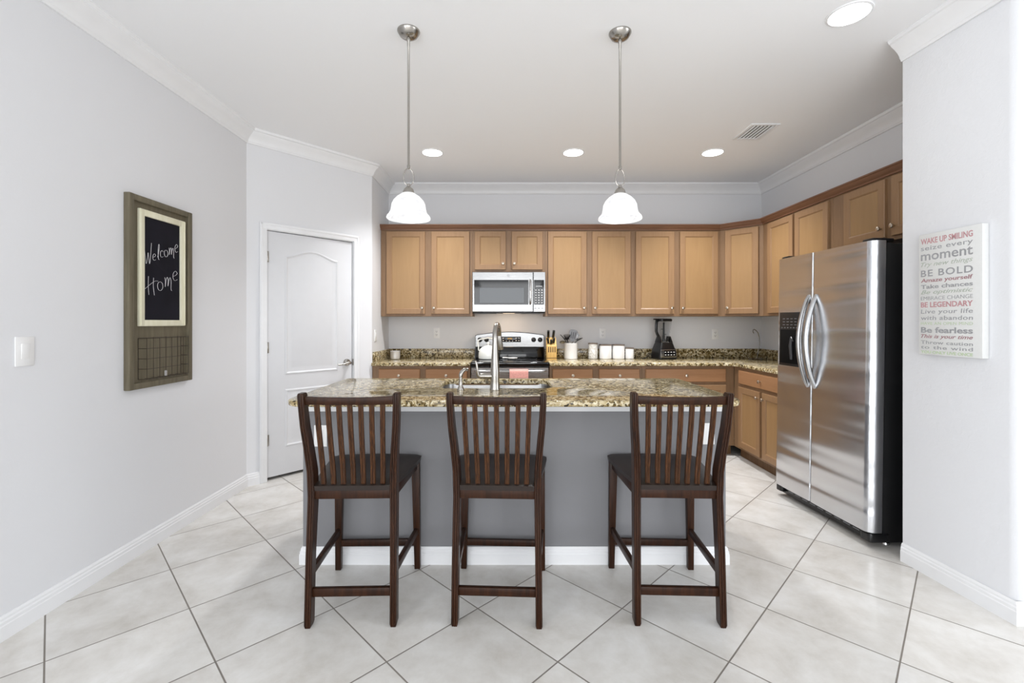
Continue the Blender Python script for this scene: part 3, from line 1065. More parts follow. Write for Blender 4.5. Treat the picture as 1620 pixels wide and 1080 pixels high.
# ------------------------------------------------------------------ refrigerator
FA, FB = (2.032, 3.503), (2.082, 2.648)
fw = math.hypot(FB[0] - FA[0], FB[1] - FA[1])
fr = thing('refrigerator', 'stainless steel side-by-side refrigerator with black sides', 'refrigerator', (FA[0], FA[1], 0))
fr.rotation_euler = (R(-0.9), 0, math.atan2(FB[1] - FA[1], FB[0] - FA[0]))
FH = 1.785
MB().box(0.006, fw - 0.006, 0.088, 0.66, 0.03, FH - 0.012, 0.004).build('cabinet', M['black_satin'], fr)


def fridge_door(x0, x1, r0, r1, name):
    """rounded front corners, gently crowned face"""
    pts = []
    dpt = 0.080
    pts.append((x0, dpt))
    n = 10
    for k in range(n + 1):
        a = k / n * PI / 2
        pts.append((x0 + r0 * (1 - math.cos(a)), r0 * 1.15 * (1 - math.sin(a))))
    m = 6
    for k in range(1, m):
        q = k / m
        pts.append((x0 + r0 + (x1 - r1 - x0 - r0) * q, -0.004 * math.sin(PI * q)))
    for k in range(n + 1):
        a = PI / 2 - k / n * PI / 2
        pts.append((x1 - r1 * (1 - math.cos(a)), r1 * 1.15 * (1 - math.sin(a))))
    pts.append((x1, dpt))
    mb = MB()
    mb.prism(pts, 0.088, FH)
    return mb.build(name, M['fridge_steel'], fr, 40)


xs = 0.378
fd = fridge_door(0.0, xs - 0.003, 0.03, 0.008, 'freezer_door')
rd = fridge_door(xs + 0.003, fw, 0.008, 0.045, 'refrigerator_door')
MB().box(0.004, fw - 0.004, 0.07, 0.09, 0.09, FH - 0.01).build('door_gasket', M['black'], fr)


def fridge_handle(x, par):
    pts, rad = [], []
    n = 22
    z0, z1 = 0.868, 1.492
    for k in range(n + 1):
        q = k / n
        z = z0 + (z1 - z0) * q
        y = 0.004 - 0.072 * math.sin(PI * q) ** 0.75
        pts.append((x, y, z))
        rad.append(0.0115 + 0.004 * math.sin(PI * q))
    return MB().tube(pts, rad, 14, flat=1.35).build('handle', M['handle_steel'], par)


fridge_handle(xs - 0.034, fd)
fridge_handle(xs + 0.034, rd)
# dispenser
dp = MB()
dp.relief(0.245, 0.392, [(0, 0.004, 0), (0, -0.004, 0), (0.006, -0.008, 0)], 0.042, 0.990)
dp.build('dispenser', M['black_satin'], fd)
dsp = [c for c in fd.children if c.name.startswith('dispenser')][0]
MB().box(0.060, 0.270, -0.0095, -0.0078, 1.008, 1.255, 0.001).build('niche', M['matte_black'], dsp)
MB().tube([(0.19, -0.012, 1.04), (0.19, -0.020, 1.14), (0.19, -0.014, 1.20)], [0.010, 0.012, 0.010], 12).tube([(0.19, -0.016, 1.20), (0.205, -0.022, 1.19), (0.215, -0.020, 1.17)], 0.006, 8).build('paddle', M['dark_grey'], dsp)
mk = MB()
for i in range(4):
    for j in range(3):
        mk.box(0.085 + i * 0.042, 0.108 + i * 0.042, -0.0092, -0.0078, 1.288 + j * 0.022, 1.293 + j * 0.022)
for i in range(6):
    mk.box(0.07 + i * 0.032, 0.084 + i * 0.032, -0.0092, -0.0078, 1.266, 1.273)
mk.build('control_marks', M['mark_grey'], dsp, flat=True)
# toe grille, hinges, feet
gr = MB().box(0.01, fw - 0.02, 0.045, 0.085, 0.025, 0.084, 0.003)
gr.build('toe_grille', M['black'], fr)
sl = MB()
for i in range(9):
    x = 0.10 + i * 0.074
    sl.box(x, x + 0.05, 0.042, 0.0452, 0.052, 0.058)
sl.build('grille_slots', M['mark_grey'], fr, flat=True)
MB().prism(rrect(fw - 0.075, fw + 0.004, 0.005, 0.13, 0.02, 5), 0.035, 0.083, 0.004).build('hinge_cover', M['black'], fr)
MB().prism(rrect(0.0, 0.07, 0.01, 0.13, 0.02, 5), 0.040, 0.083, 0.004).build('hinge_cover', M['black'], fr)
for x in (0.02, fw - 0.10):
    MB().box(x, x + 0.08, 0.02, 0.15, FH - 0.002, FH + 0.018, 0.006).build('hinge_cover', M['black'], fr)
for x in (0.05, fw - 0.05):
    MB().lathe([(0.018, 0.0), (0.020, 0.004), (0.018, 0.014), (0.007, 0.016), (0.007, 0.034)], (x, 0.15), 16).build('foot', M['chrome'], fr)


# ------------------------------------------------------------------ bar stools
def make_stool():
    t = thing('bar_stool', '', 'bar stool', (0, 0, 0), 0, 'bar stools at the island')
    xk_ = [(0.0, 0.182), (0.30, 0.180), (0.55, 0.1765), (0.66, 0.178), (0.76, 0.185), (0.86, 0.194), (0.95, 0.199), (1.008, 0.200)]
    yk_ = [(0.0, -0.004), (0.30, 0.010), (0.55, 0.028), (0.66, 0.022), (0.76, 0.004), (0.86, -0.014), (0.95, -0.026), (1.008, -0.033)]

    def ip(tab, z):
        for (z0, a), (z1, b_) in zip(tab, tab[1:]):
            if z <= z1:
                q = (z - z0) / (z1 - z0)
                return a + (b_ - a) * q
        return tab[-1][1]
    fx = lambda z: ip(xk_, z)
    fy = lambda z: ip(yk_, z)
    zs = [0.0, 0.012, 0.15, 0.30, 0.45, 0.55, 0.60, 0.66, 0.71, 0.76, 0.81, 0.86, 0.91, 0.96, 1.0, 1.008]
    for s in (-1, 1):
        rings = []
        for z in zs:
            wd = 0.0145 if z < 0.6 else 0.0145 - 0.0015 * (z - 0.6) / 0.4
            dp_ = 0.023 + 0.006 * math.exp(-((z - 0.62) / 0.2) ** 2)
            if z in (0.0, 1.008):
                wd -= 0.003
                dp_ -= 0.003
            cx, cy = s * fx(z), fy(z)
            # post section with two fine grooves on its rear face
            sec = [(-wd, dp_), (-wd, -dp_ + 0.003), (-wd + 0.003, -dp_), (-0.006, -dp_), (-0.0048, -dp_ + 0.0025), (-0.0036, -dp_), (0.0036, -dp_), (0.0048, -dp_ + 0.0025), (0.006, -dp_),
                   (wd - 0.003, -dp_), (wd, -dp_ + 0.003), (wd, dp_)]
            rings.append([(cx + a, cy + b_, z) for a, b_ in sec])
        MB().loft(rings).build('rear_leg', M['espresso'], t, 30)
    for s in (-1, 1):
        MB().bar((s * 0.208, 0.452, 0.0), (s * 0.200, 0.440, 0.585), 0.030, 0.030, 0.003, ends=(0.042, 0.040)).build('front_leg', M['espresso'], t)
    # saddle seat
    st = MB()
    nx, ny = 16, 12
    y0, y1 = 0.000, 0.486

    def hw(q):
        w_ = 0.168 + 0.062 * min(1, q * 1.25) ** 0.8
        if q > 0.93:
            w_ -= 0.03 * ((q - 0.93) / 0.07) ** 2
        return w_

    grid_t, grid_b = [], []
    for j in range(ny + 1):
        q = j / ny
        y = y0 + (y1 - y0) * q
        rt, rb = [], []
        for i in range(nx + 1):
            p = -1 + 2 * i / nx
            x = hw(q) * p
            yy = y - 0.018 * abs(p) ** 3 * (1 if q > 0.9 else 0) * (q - 0.9) * 10
            ed = max(abs(p), abs(2 * q - 1)) ** 8
            z = 0.612 - 0.012 * (1 - p * p) * (1 - (2 * q - 1) ** 2) - 0.012 * ed
            rt.append((x, yy, z))
            rb.append((x * 0.985, y0 + 0.004 + (yy - y0) * 0.985, 0.578))
        grid_t.append(rt)
        grid_b.append(rb)
    bm = st.bm
    vt = [[bm.verts.new(p) for p in r_] for r_ in grid_t]
    vb = [[bm.verts.new(p) for p in r_] for r_ in grid_b]
    for j in range(ny):
        for i in range(nx):
            bm.faces.new((vt[j][i], vt[j][i + 1], vt[j + 1][i + 1], vt[j + 1][i]))
            bm.faces.new((vb[j][i], vb[j + 1][i], vb[j + 1][i + 1], vb[j][i + 1]))
    for i in range(nx):
        bm.faces.new((vt[0][i], vb[0][i], vb[0][i + 1], vt[0][i + 1]))
        bm.faces.new((vt[ny][i], vt[ny][i + 1], vb[ny][i + 1], vb[ny][i]))
    for j in range(ny):
        bm.faces.new((vt[j][0], vt[j + 1][0], vb[j + 1][0], vb[j][0]))
        bm.faces.new((vt[j][nx], vb[j][nx], vb[j + 1][nx], vt[j + 1][nx]))
    bmesh.ops.recalc_face_normals(bm, faces=bm.faces)
    st.build('seat', M['seat'], t, 60)
    # aprons under the seat
    ap = MB()
    for s in (-1, 1):
        ap.bar((s * 0.170, 0.045, 0.556), (s * 0.200, 0.425, 0.556), 0.020, 0.044, 0.002, up=(0, 0, 1))
    ap.bar((-0.19, 0.443, 0.556), (0.19, 0.443, 0.556), 0.020, 0.044, 0.002, up=(0, 0, 1))
    ap.build('seat_apron', M['espresso'], t)
    MB().box(-0.164, 0.164, 0.008, 0.032, 0.540, 0.5885, 0.003).build('rear_rail', M['espresso'], t)
    # curved top rail
    rings = []
    for k in range(13):
        q = -1 + 2 * k / 12
        x = 0.189 * q
        yy = -0.026 - 0.010 * (1 - q * q)
        lo_, hi_ = 0.957, 0.994 - 0.004 * (1 - q * q)
        rings.append([(x, yy - 0.010 + 0.003, lo_), (x, yy - 0.010, lo_ + 0.004), (x, yy - 0.014, hi_ - 0.006), (x, yy - 0.012, hi_ - 0.001), (x, yy, hi_), (x, yy + 0.009, hi_ - 0.003), (x, yy + 0.012, lo_)])
    MB().loft(rings).build('top_rail', M['espresso'], t, 40)
    for k in range(-3, 4):
        rings = []
        for z in (0.586, 0.62, 0.68, 0.74, 0.80, 0.86, 0.92, 0.962):
            q = (z - 0.586) / 0.376
            x = k * (0.0425 + 0.004 * q)
            yy = fy(z) - 0.004
            w_, d_ = 0.0105, 0.006
            sec = [(-w_, d_), (-w_, -d_ + 0.002), (-w_ + 0.002, -d_), (-0.003, -d_), (-0.0015, -d_ + 0.002), (0.0015, -d_ + 0.002), (0.003, -d_), (w_ - 0.002, -d_), (w_, -d_ + 0.002), (w_, d_)]
            rings.append([(x + a, yy + b_, z) for a, b_ in sec])
        MB().loft(rings).build('slat', M['espresso_slat'], t, 30)
    MB().bar((-0.168, 0.004, 0.142), (0.168, 0.004, 0.142), 0.022, 0.036, 0.003, up=(0, 0, 1)).build('stretcher', M['espresso'], t)
    MB().bar((-0.195, 0.447, 0.142), (0.195, 0.447, 0.142), 0.020, 0.034, 0.003, up=(0, 0, 1)).build('stretcher', M['espresso'], t)
    for s in (-1, 1):
        MB().bar((s * 0.179, 0.020, 0.222), (s * 0.204, 0.436, 0.205), 0.020, 0.034, 0.003, up=(0, 0, 1)).build('stretcher', M['espresso'], t)
    return t


stool = make_stool()
for i, (x, y, a, lab) in enumerate([
        (-0.677, 1.985, 1.7, 'dark wooden slat-back bar stool at the left end of the island'),
        (-0.049, 1.985, -2.7, 'dark wooden slat-back bar stool in the middle, in front of the faucet'),
        (0.741, 1.990, -2.2, 'dark wooden slat-back bar stool at the right end of the island')]):
    o = stool if i == 0 else copy_tree(stool)
    o.location = (x, y, 0)
    o.rotation_euler = (0, 0, R(a))
    o['label'] = lab


# ------------------------------------------------------------------ ceiling fittings
def pendant(x, y, label):
    t = thing('pendant_lamp', label, 'lamp', (x, y, HC), 0, 'pendant lamps over the island')
    MB().lathe([(0.059, 0.0), (0.059, -0.004), (0.056, -0.010), (0.046, -0.026), (0.030, -0.036), (0.012, -0.040)], (0, 0), 36).build('canopy', M['nickel'], t)
    MB().lathe([(0.010, -0.038), (0.010, -0.052), (0.0075, -0.056), (0.0075, -0.08), (0.0062, -0.082), (0.0062, -0.706), (0.0085, -0.710), (0.0085, -0.724), (0.004, -0.728)], (0, 0), 16).build('rod', M['nickel'], t)
    pts = []
    for k in range(28):
        a = 2 * PI * k / 28
        pts.append((0.0255 * math.sin(a) * (1 - 0.12 * math.cos(a)), 0.006 * math.sin(a), -0.769 + 0.046 * math.cos(a)))
    MB().tube(pts, 0.0026, 8, loop=True).build('loop', M['nickel'], t)
    MB().lathe([(0.007, -0.808), (0.009, -0.812), (0.009, -0.820), (0.014, -0.824), (0.024, -0.834), (0.029, -0.846), (0.030, -0.856), (0.036, -0.860)], (0, 0), 30).build('socket_cap', M['nickel'], t)
    prof = [(0.031, -0.856), (0.040, -0.862), (0.060, -0.876), (0.077, -0.894), (0.087, -0.914), (0.0905, -0.938), (0.094, -0.954), (0.101, -0.966), (0.1115, -0.978), (0.1145, -0.986), (0.113, -0.992)]
    inn = [(r - 0.004, z + 0.001) for r, z in prof][::-1]
    MB().lathe(prof + inn, (0, 0), 48, caps=False).build('lamp_shade', M['alabaster'], t)
    MB().lathe([(0.012, -0.866), (0.014, -0.885), (0.028, -0.915), (0.030, -0.935), (0.022, -0.955), (0.006, -0.964)], (0, 0), 20).build('bulb', M['bulb'], t)
    return t


pendant(-0.526, 2.42, 'nickel pendant lamp with white bell shade, hanging over the left stool')
pendant(0.594, 2.435, 'nickel pendant lamp with white bell shade, hanging over the right stool')


def downlight(x, y, label, power, r=0.088):
    t = thing('ceiling_light', label, 'ceiling light', (x, y, HC), 0, 'recessed ceiling lights')
    MB().lathe([(r + 0.012, 0.0), (r + 0.010, -0.004), (r, -0.006), (r, -0.001)], (0, 0), 40, caps=False).build('trim_ring', M['white_trim'], t)
    MB().lathe([(r, -0.0005), (r, -0.004), (r * 0.98, -0.005)], (0, 0), 40).build('diffuser', M['lamp'], t)
    d = bpy.data.lights.new('downlight', 'SPOT')
    d.energy = power
    d.spot_size = R(120)
    d.spot_blend = 1.0
    d.shadow_soft_size = 0.08
    d.color = (0.985, 0.99, 1.0)
    o = bpy.data.objects.new('downlight', d)
    COL.objects.link(o)
    o.location = (x, y, HC - 0.02)


downlight(-0.686, 4.145, 'round recessed ceiling light at the left of the row before the back wall', 152)
downlight(0.589, 4.145, 'round recessed ceiling light in the middle of the row before the back wall', 152)
downlight(1.850, 4.145, 'round recessed ceiling light near the ceiling vent', 152)
downlight(1.700, 2.285, 'large bright recessed ceiling light near the stub wall', 3)

vt_ = thing('ceiling_vent', 'white slatted air vent in the ceiling above the refrigerator', 'vent', (1.995, 3.695, HC))
v = MB()
for a, b_, c, d in ((-0.112, -0.086, -0.152, 0.152), (0.086, 0.112, -0.152, 0.152), (-0.086, 0.086, -0.152, -0.126), (-0.086, 0.086, 0.126, 0.152)):
    v.box(a, b_, c, d, -0.007, 0.0, 0.001)
v.build('frame', M['white_trim'], vt_)
MB().box(-0.086, 0.086, -0.126, 0.126, -0.001, 0.0).build('duct', M['black_satin'], vt_, flat=True)
for i in range(6):
    x = -0.072 + i * 0.029
    MB().hexa([(x + 0.001, -0.127, -0.010), (x + 0.004, -0.127, -0.010), (x + 0.004, 0.127, -0.010), (x + 0.001, 0.127, -0.010)],
              [(x - 0.004, -0.127, -0.001), (x - 0.001, -0.127, -0.001), (x - 0.001, 0.127, -0.001), (x - 0.004, 0.127, -0.001)]).build('slat', M['white_trim'], vt_, flat=True)


# ------------------------------------------------------------------ outlets and switches
def outlet(loc, rot, label, kind='outlet', wd=0.070, ht=0.116):
    t = thing('wall_outlet' if kind != 'switch' else 'light_switch', label, 'outlet' if kind != 'switch' else 'light switch', loc, rot)
    MB().box(-wd / 2, wd / 2, -0.006, 0.0, -ht / 2, ht / 2, 0.002).build('cover_plate', M['plate'], t)
    if kind == 'outlet':
        MB().box(-0.017, 0.017, -0.0085, -0.0055, -0.034, 0.034, 0.002).build('receptacle', M['plate'], t)
        s = MB()
        for z in (-0.018, 0.018):
            s.box(-0.008, -0.005, -0.0092, -0.0083, z - 0.004, z + 0.006).box(0.005, 0.008, -0.0092, -0.0083, z - 0.004, z + 0.005).lathe(
                [(0.0028, -0.0083), (0.0028, -0.0092)], (0, z - 0.010), 10, axis='y')
        s.build('slots', M['slot'], t, flat=True)
    elif kind == 'switch':
        MB().hexa([(-0.0165, -0.007, -0.033), (0.0165, -0.007, -0.033), (0.0165, -0.005, -0.033), (-0.0165, -0.005, -0.033)],
                  [(-0.0165, -0.011, 0.033), (0.0165, -0.011, 0.033), (0.0165, -0.005, 0.033), (-0.0165, -0.005, 0.033)], 0.001).build('rocker', M['plate'], t)
    return t


outlet((-0.798, YB, 1.190), 0, 'white wall outlet on the back wall, left of the stove')
outlet((1.054, YB, 1.185), 0, 'white wall outlet on the back wall above the white canisters')
outlet((2.309, YB, 1.178), 0, 'white wall outlet on the back wall right of the blender')
outlet((XS, 4.60, 1.175), R(90), 'white switch on the short wall above the left counter', 'switch')
outlet((XL, 1.973, 1.183), R(90), 'white rocker light switch on the left wall near the chalkboard', 'switch', 0.078, 0.126)
outlet((-1.017, IY0, 0.693), 0, 'white outlet on the grey island behind the left stool')
outlet((1.083, IY0, 0.705), 0, 'white blank plate on the grey island behind the right stool', 'blank')

# ------------------------------------------------------------------ things on the back counter
CZ = ZC1 + 0.0004
cp_ = thing('metal_cup', 'small polished metal bowl on the left counter', 'bowl', (-1.215, 4.93, CZ))
MB().lathe([(0.040, 0.0), (0.047, 0.004), (0.052, 0.03), (0.053, 0.082), (0.0545, 0.086), (0.052, 0.088), (0.050, 0.082), (0.047, 0.03), (0.03, 0.01), (0.002, 0.008)], (0, 0), 36).build('bowl', M['satin'], cp_)

kb_ = thing('knife_block', 'pale wooden knife block with black-handled knives beside the stove', 'knife block', (0.4555, 4.84, CZ))
b = MB()
hw_ = 0.051
b.prism([(-0.055, 0.0), (0.075, 0.0), (0.075, 0.235), (0.035, 0.235), (-0.055, 0.150)], -hw_, hw_, 0.003, axis='x')
b.build('block', M['bamboo'], kb_)
b = MB()
for i in range(4):
    x = -0.033 + 0.022 * i
    b.box(x - 0.005, x + 0.005, -0.0562, -0.0545, 0.082, 0.138)
b.build('slots', M['bamboo_dark'], kb_, flat=True)
MB().box(-hw_ - 0.0006, hw_ + 0.0006, -0.0558, -0.0544, 0.018, 0.025).build('base_band', M['bamboo_dark'], kb_, flat=True)


def knife(x, y, z, ln, tilt, wd=0.011):
    d = Vector((tilt, -0.55, 0.83)).normalized()
    p = Vector((x, y, z))
    kn = MB()
    kn.bar(tuple(p), tuple(p + d * ln), wd * 1.7, wd * 2.3, 0.004, up=(1, 0, 0), ends=(wd * 1.9, wd * 2.3))
    o = thing('kitchen_knife', '', 'knife', (0, 0, 0), 0, 'knives in the knife block')
    o.location = (0.4555, 4.84, CZ)
    kn.build('handle', M['black'], o)
    MB().bar(tuple(p - d * 0.05), tuple(p + d * 0.004), 0.003, 0.02, 0.0, up=(1, 0, 0)).build('blade', M['steel'], o)
    return o


for (x, y, z, ln, ti, lab) in ((-0.030, 0.028, 0.2375, 0.085, -0.03, 'black-handled knife standing tallest at the left of the block'),
                              (0.022, 0.030, 0.2385, 0.083, 0.04, 'black-handled knife standing tallest at the right of the block'),
                              (-0.034, -0.030, 0.176, 0.062, -0.16, 'short black-handled knife at the left front of the block'),
                              (-0.006, -0.034, 0.172, 0.050, 0.0, 'short black-handled knife at the middle front of the block'),
                              (0.020, -0.026, 0.180, 0.062, 0.05, 'short black-handled knife at the right front of the block')):
    knife(x, y, z, ln, ti)['label'] = lab

crk = (0.678, 4.965)
t = thing('utensil_crock', 'tall white ceramic crock holding cooking utensils', 'crock', (crk[0], crk[1], CZ))
MB().lathe([(0.068, 0.0), (0.071, 0.003), (0.072, 0.02), (0.0715, 0.160), (0.073, 0.166), (0.072, 0.172), (0.067, 0.172), (0.066, 0.16), (0.066, 0.012), (0.002, 0.010)], (0, 0), 40).build('crock', M['ceramic'], t)


def utensil(name, label, build):
    o = thing(name, label, name.replace('_', ' '), (crk[0], crk[1], CZ), 0, 'utensils in the white crock')
    build(o)
    return o


def spatula(o):
    MB().tube([(0.0, 0.01, 0.02), (0.012, 0.0, 0.17), (0.016, 0.0, 0.19)], 0.006, 8).build('handle', M['nickel'], o)
    sp_ = MB()
    base_, tip = Vector((0.014, 0.0, 0.185)), Vector((0.036, 0.0, 0.315))
    d = (tip - base_).normalized()
    s_ = Vector((d.z, 0, -d.x))
    prof_ = [(0, 0.014), (0.02, 0.026), (0.06, 0.040), (0.11, 0.044), (0.128, 0.034), (0.132, 0.01)]
    left = [base_ + d * a - s_ * w_ for a, w_ in prof_]
    right = [base_ + d * a + s_ * w_ for a, w_ in prof_][::-1]
    pl = [(p.x, p.z) for p in left + right]
    sp_.prism(pl, -0.0015, 0.0015, axis='y')
    sp_.build('blade', M['dark_steel'], o)
    sl_ = MB()
    for k in (-1, 0, 1):
        a, b_ = base_ + d * 0.035 + s_ * k * 0.019, base_ + d * 0.105 + s_ * k * 0.024
        sl_.bar((a.x, -0.0018, a.z), (b_.x, -0.0018, b_.z), 0.008, 0.0008, 0, up=(0, 1, 0))
    sl_.build('slots', M['dark_grey'], o)


def fork_server(o):
    m = MB()
    m.tube([(-0.01, 0.02, 0.02), (-0.030, 0.0, 0.175), (-0.038, 0.0, 0.205)], 0.006, 8)
    m.build('handle', M['black'], o)
    h_ = MB()
    c = Vector((-0.042, 0.0, 0.215))
    h_.lathe([(0.004, 0.200), (0.024, 0.212), (0.028, 0.222), (0.022, 0.226), (0.002, 0.220)], (c.x, 0), 18)
    for k in range(7):
        a = -1.1 + k * 0.37
        h_.tube([(c.x + 0.020 * math.sin(a), -0.012, 0.222), (c.x + 0.034 * math.sin(a), -0.016, 0.24 + 0.010 * math.cos(a)), (c.x + 0.040 * math.sin(a), -0.010, 0.252 + 0.016 * math.cos(a))], [0.004, 0.0035, 0.0028], 6)
    h_.build('head', M['black'], o)


def ladle(o):
    MB().tube([(0.03, 0.03, 0.02), (-0.05, 0.0, 0.185), (-0.085, -0.005, 0.232), (-0.115, -0.006, 0.262)], [0.006, 0.0055, 0.005, 0.004], 8).build('handle', M['dark_grey'], o)


def big_spoon(o):
    MB().tube([(0.02, -0.02, 0.02), (-0.055, -0.03, 0.176), (-0.07, -0.032, 0.192)], [0.005, 0.005, 0.005], 8).build('handle', M['steel'], o)
    b_ = MB()
    b_.lathe([(0.002, 0.0), (0.022, 0.006), (0.032, 0.016), (0.030, 0.0185), (0.02, 0.010), (0.002, 0.005)], (0, 0), 20)
    b_.xf(Matrix.Translation((-0.095, -0.034, 0.196)) @ Matrix.Rotation(R(150), 4, 'X'))
    b_.build('bowl', M['steel'], o)


def wood_spoon(o):
    MB().tube([(-0.03, 0.01, 0.02), (0.055, 0.0, 0.18), (0.075, 0.0, 0.20), (0.10, 0.0, 0.215), (0.128, 0.0, 0.226)], [0.005, 0.006, 0.012, 0.016, 0.006], 10, flat=0.5).build('spoon', M['dark_grey'], o)


def turner(o):
    MB().tube([(-0.01, 0.04, 0.02), (0.05, 0.02, 0.18), (0.062, 0.018, 0.215)], 0.0055, 8).build('handle', M['steel'], o)
    MB().hexa([(0.045, 0.016, 0.205), (0.075, 0.016, 0.195), (0.075, 0.020, 0.195), (0.045, 0.020, 0.205)],
              [(0.060, 0.016, 0.290), (0.098, 0.016, 0.262), (0.098, 0.020, 0.262), (0.060, 0.020, 0.290)], 0.001).build('blade', M['steel'], o)


utensil('spatula', 'wide slotted metal spatula standing upright in the white crock', spatula)
utensil('pasta_server', 'black toothed pasta server in the white crock', fork_server)
utensil('ladle', 'dark thin-handled tool leaning out of the crock to the upper left', ladle)
utensil('serving_spoon', 'shiny round metal spoon leaning low out of the crock to the left', big_spoon)
utensil('cooking_spoon', 'dark spoon leaning out of the crock to the right', wood_spoon)
utensil('turner', 'grey metal turner behind the slotted spatula', turner)


def canister(x, y, r, h_, body, label, lidm):
    t = thing('canister', label, 'canister', (x, y, CZ), 0, 'canisters on the back counter')
    MB().lathe([(r - 0.006, 0.0), (r - 0.001, 0.004), (r, 0.012), (r, h_ - 0.016), (r - 0.002, h_ - 0.012)], (0, 0), 40).build('jar', M[body], t)
    MB().lathe([(r + 0.001, h_ - 0.012), (r + 0.002, h_ - 0.010), (r + 0.002, h_ - 0.002), (r - 0.001, h_)], (0, 0), 40).build('lid', M[lidm], t)


canister(0.918, 4.965, 0.050, 0.172, 'marble', 'tall narrow marbled canister, leftmost of the four canisters', 'lid_wood')
canister(1.054, 4.968, 0.066, 0.156, 'ceramic', 'wide white canister next to the marbled one', 'lid_wood')
canister(1.194, 4.968, 0.066, 0.156, 'ceramic', 'wide white canister next to the smallest canister', 'lid_wood')
canister(1.313, 4.960, 0.045, 0.122, 'ceramic', 'smallest white canister, nearest the blender', 'lid_wood')

# blender
bl = thing('blender', 'black and silver countertop blender with clear jug', 'blender', (1.672, 4.93, CZ), R(14))


def sq(w_, d_, z, r=0.02, cx=0, cy=0):
    return [(x, y, z) for x, y in rrect(cx - w_ / 2, cx + w_ / 2, cy - d_ / 2, cy + d_ / 2, r, 4)]


MB().loft([sq(0.200, 0.19, 0.0), sq(0.206, 0.195, 0.008), sq(0.204, 0.192, 0.022), sq(0.196, 0.186, 0.055), sq(0.186, 0.178, 0.108), sq(0.172, 0.165, 0.128), sq(0.150, 0.15, 0.165), sq(0.138, 0.14, 0.180)]).build('base', M['black'], bl)
MB().hexa([(-0.096, -0.0985, 0.024), (0.096, -0.0985, 0.024), (0.096, -0.090, 0.024), (-0.096, -0.090, 0.024)],
          [(-0.089, -0.0925, 0.108), (0.089, -0.0925, 0.108), (0.089, -0.084, 0.108), (-0.089, -0.084, 0.108)], 0.002).build('front_panel', M['steel'], bl)
MB().hexa([(-0.058, -0.0999, 0.034), (0.086, -0.0999, 0.034), (0.086, -0.094, 0.034), (-0.058, -0.094, 0.034)],
          [(-0.055, -0.0948, 0.098), (0.082, -0.0948, 0.098), (0.082, -0.090, 0.098), (-0.055, -0.090, 0.098)], 0.001).build('keypad', M['black_glass'], bl)
mk = MB()
for i in range(4):
    for j in range(2):
        x, z = -0.040 + 0.034 * i, 0.052 + 0.028 * j
        y = -0.0999 + (z - 0.034) / 0.064 * 0.0051
        mk.box(x - 0.008, x + 0.008, y - 0.0008, y + 0.0005, z - 0.004, z + 0.004)
mk.build('key_marks', M['mark_white'], bl, flat=True)
for s in (-1, 1):
    MB().hexa([(s * 0.066 - 0.014, -0.05, 0.178), (s * 0.066 + 0.014, -0.05, 0.178), (s * 0.066 + 0.014, 0.05, 0.178), (s * 0.066 - 0.014, 0.05, 0.178)],
              [(s * 0.060 - 0.006, -0.03, 0.245), (s * 0.060 + 0.006, -0.03, 0.245), (s * 0.060 + 0.006, 0.03, 0.245), (s * 0.060 - 0.006, 0.03, 0.245)], 0.003).build('collar', M['black'], bl)
jg = MB()
o_ = [sq(0.095, 0.095, 0.181, 0.03), sq(0.104, 0.104, 0.25, 0.03), sq(0.138, 0.125, 0.405, 0.03)]
i_ = [sq(0.132, 0.119, 0.4045, 0.03), sq(0.098, 0.098, 0.25, 0.03), sq(0.088, 0.088, 0.186, 0.03)]
jg.loft(o_ + i_)
jg.build('jug', M['clear'], bl)
MB().lathe([(0.012, 0.187), (0.012, 0.25), (0.010, 0.26), (0.009, 0.395)], (0, 0), 14).box(-0.03, 0.03, -0.006, 0.006, 0.20, 0.206).box(-0.006, 0.03, -0.005, 0.005, 0.262, 0.268).box(-0.03, 0.006, -0.005, 0.005, 0.318, 0.324).build('blade_tower', M['black'], bl)
MB().loft([sq(0.142, 0.13, 0.4055, 0.03), sq(0.148, 0.136, 0.412, 0.03), sq(0.146, 0.134, 0.428, 0.03), sq(0.13, 0.12, 0.434, 0.03)]).box(-0.115, -0.055, -0.02, 0.02, 0.420, 0.434, 0.004).build('lid', M['black'], bl)
MB().tube([(-0.070, -0.005, 0.412), (-0.088, -0.005, 0.405), (-0.092, -0.005, 0.36), (-0.092, -0.005, 0.30), (-0.078, -0.005, 0.265), (-0.052, -0.005, 0.225), (-0.050, -0.005, 0.19)], [0.010, 0.012, 0.012, 0.012, 0.012, 0.012, 0.010], 10, flat=1.3).build('handle', M['black'], bl)
cd = MB().tube([(-0.095, 0.06, 0.035), (-0.125, 0.07, 0.045), (-0.16, 0.05, 0.03), (-0.21, 0.03, 0.008), (-0.245, 0.02, 0.0045)], 0.004, 8).tube([(-0.10, 0.07, 0.05), (-0.135, 0.08, 0.06), (-0.16, 0.078, 0.03), (-0.12, 0.065, 0.02)], 0.004, 8)
cd.build('power_cord', M['black'], bl)

# banana hook
bh = thing('fruit_hook', 'curved wire banana hanger standing in the counter corner', 'hook stand', (2.672, 4.94, CZ))
MB().lathe([(0.078, 0.0), (0.080, 0.003), (0.076, 0.007), (0.02, 0.010), (0.006, 0.012)], (0, 0), 36).build('base', M['nickel'], bh)
MB().tube([(0.010, 0.0, 0.008), (0.018, 0.0, 0.05), (0.030, 0, 0.11), (0.038, 0, 0.17), (0.035, 0, 0.23), (0.022, 0, 0.28), (0.0, 0, 0.308), (-0.022, 0, 0.320), (-0.032, 0, 0.312), (-0.034, 0, 0.292), (-0.024, 0, 0.276)], 0.0042, 10).build('hook', M['nickel'], bh)

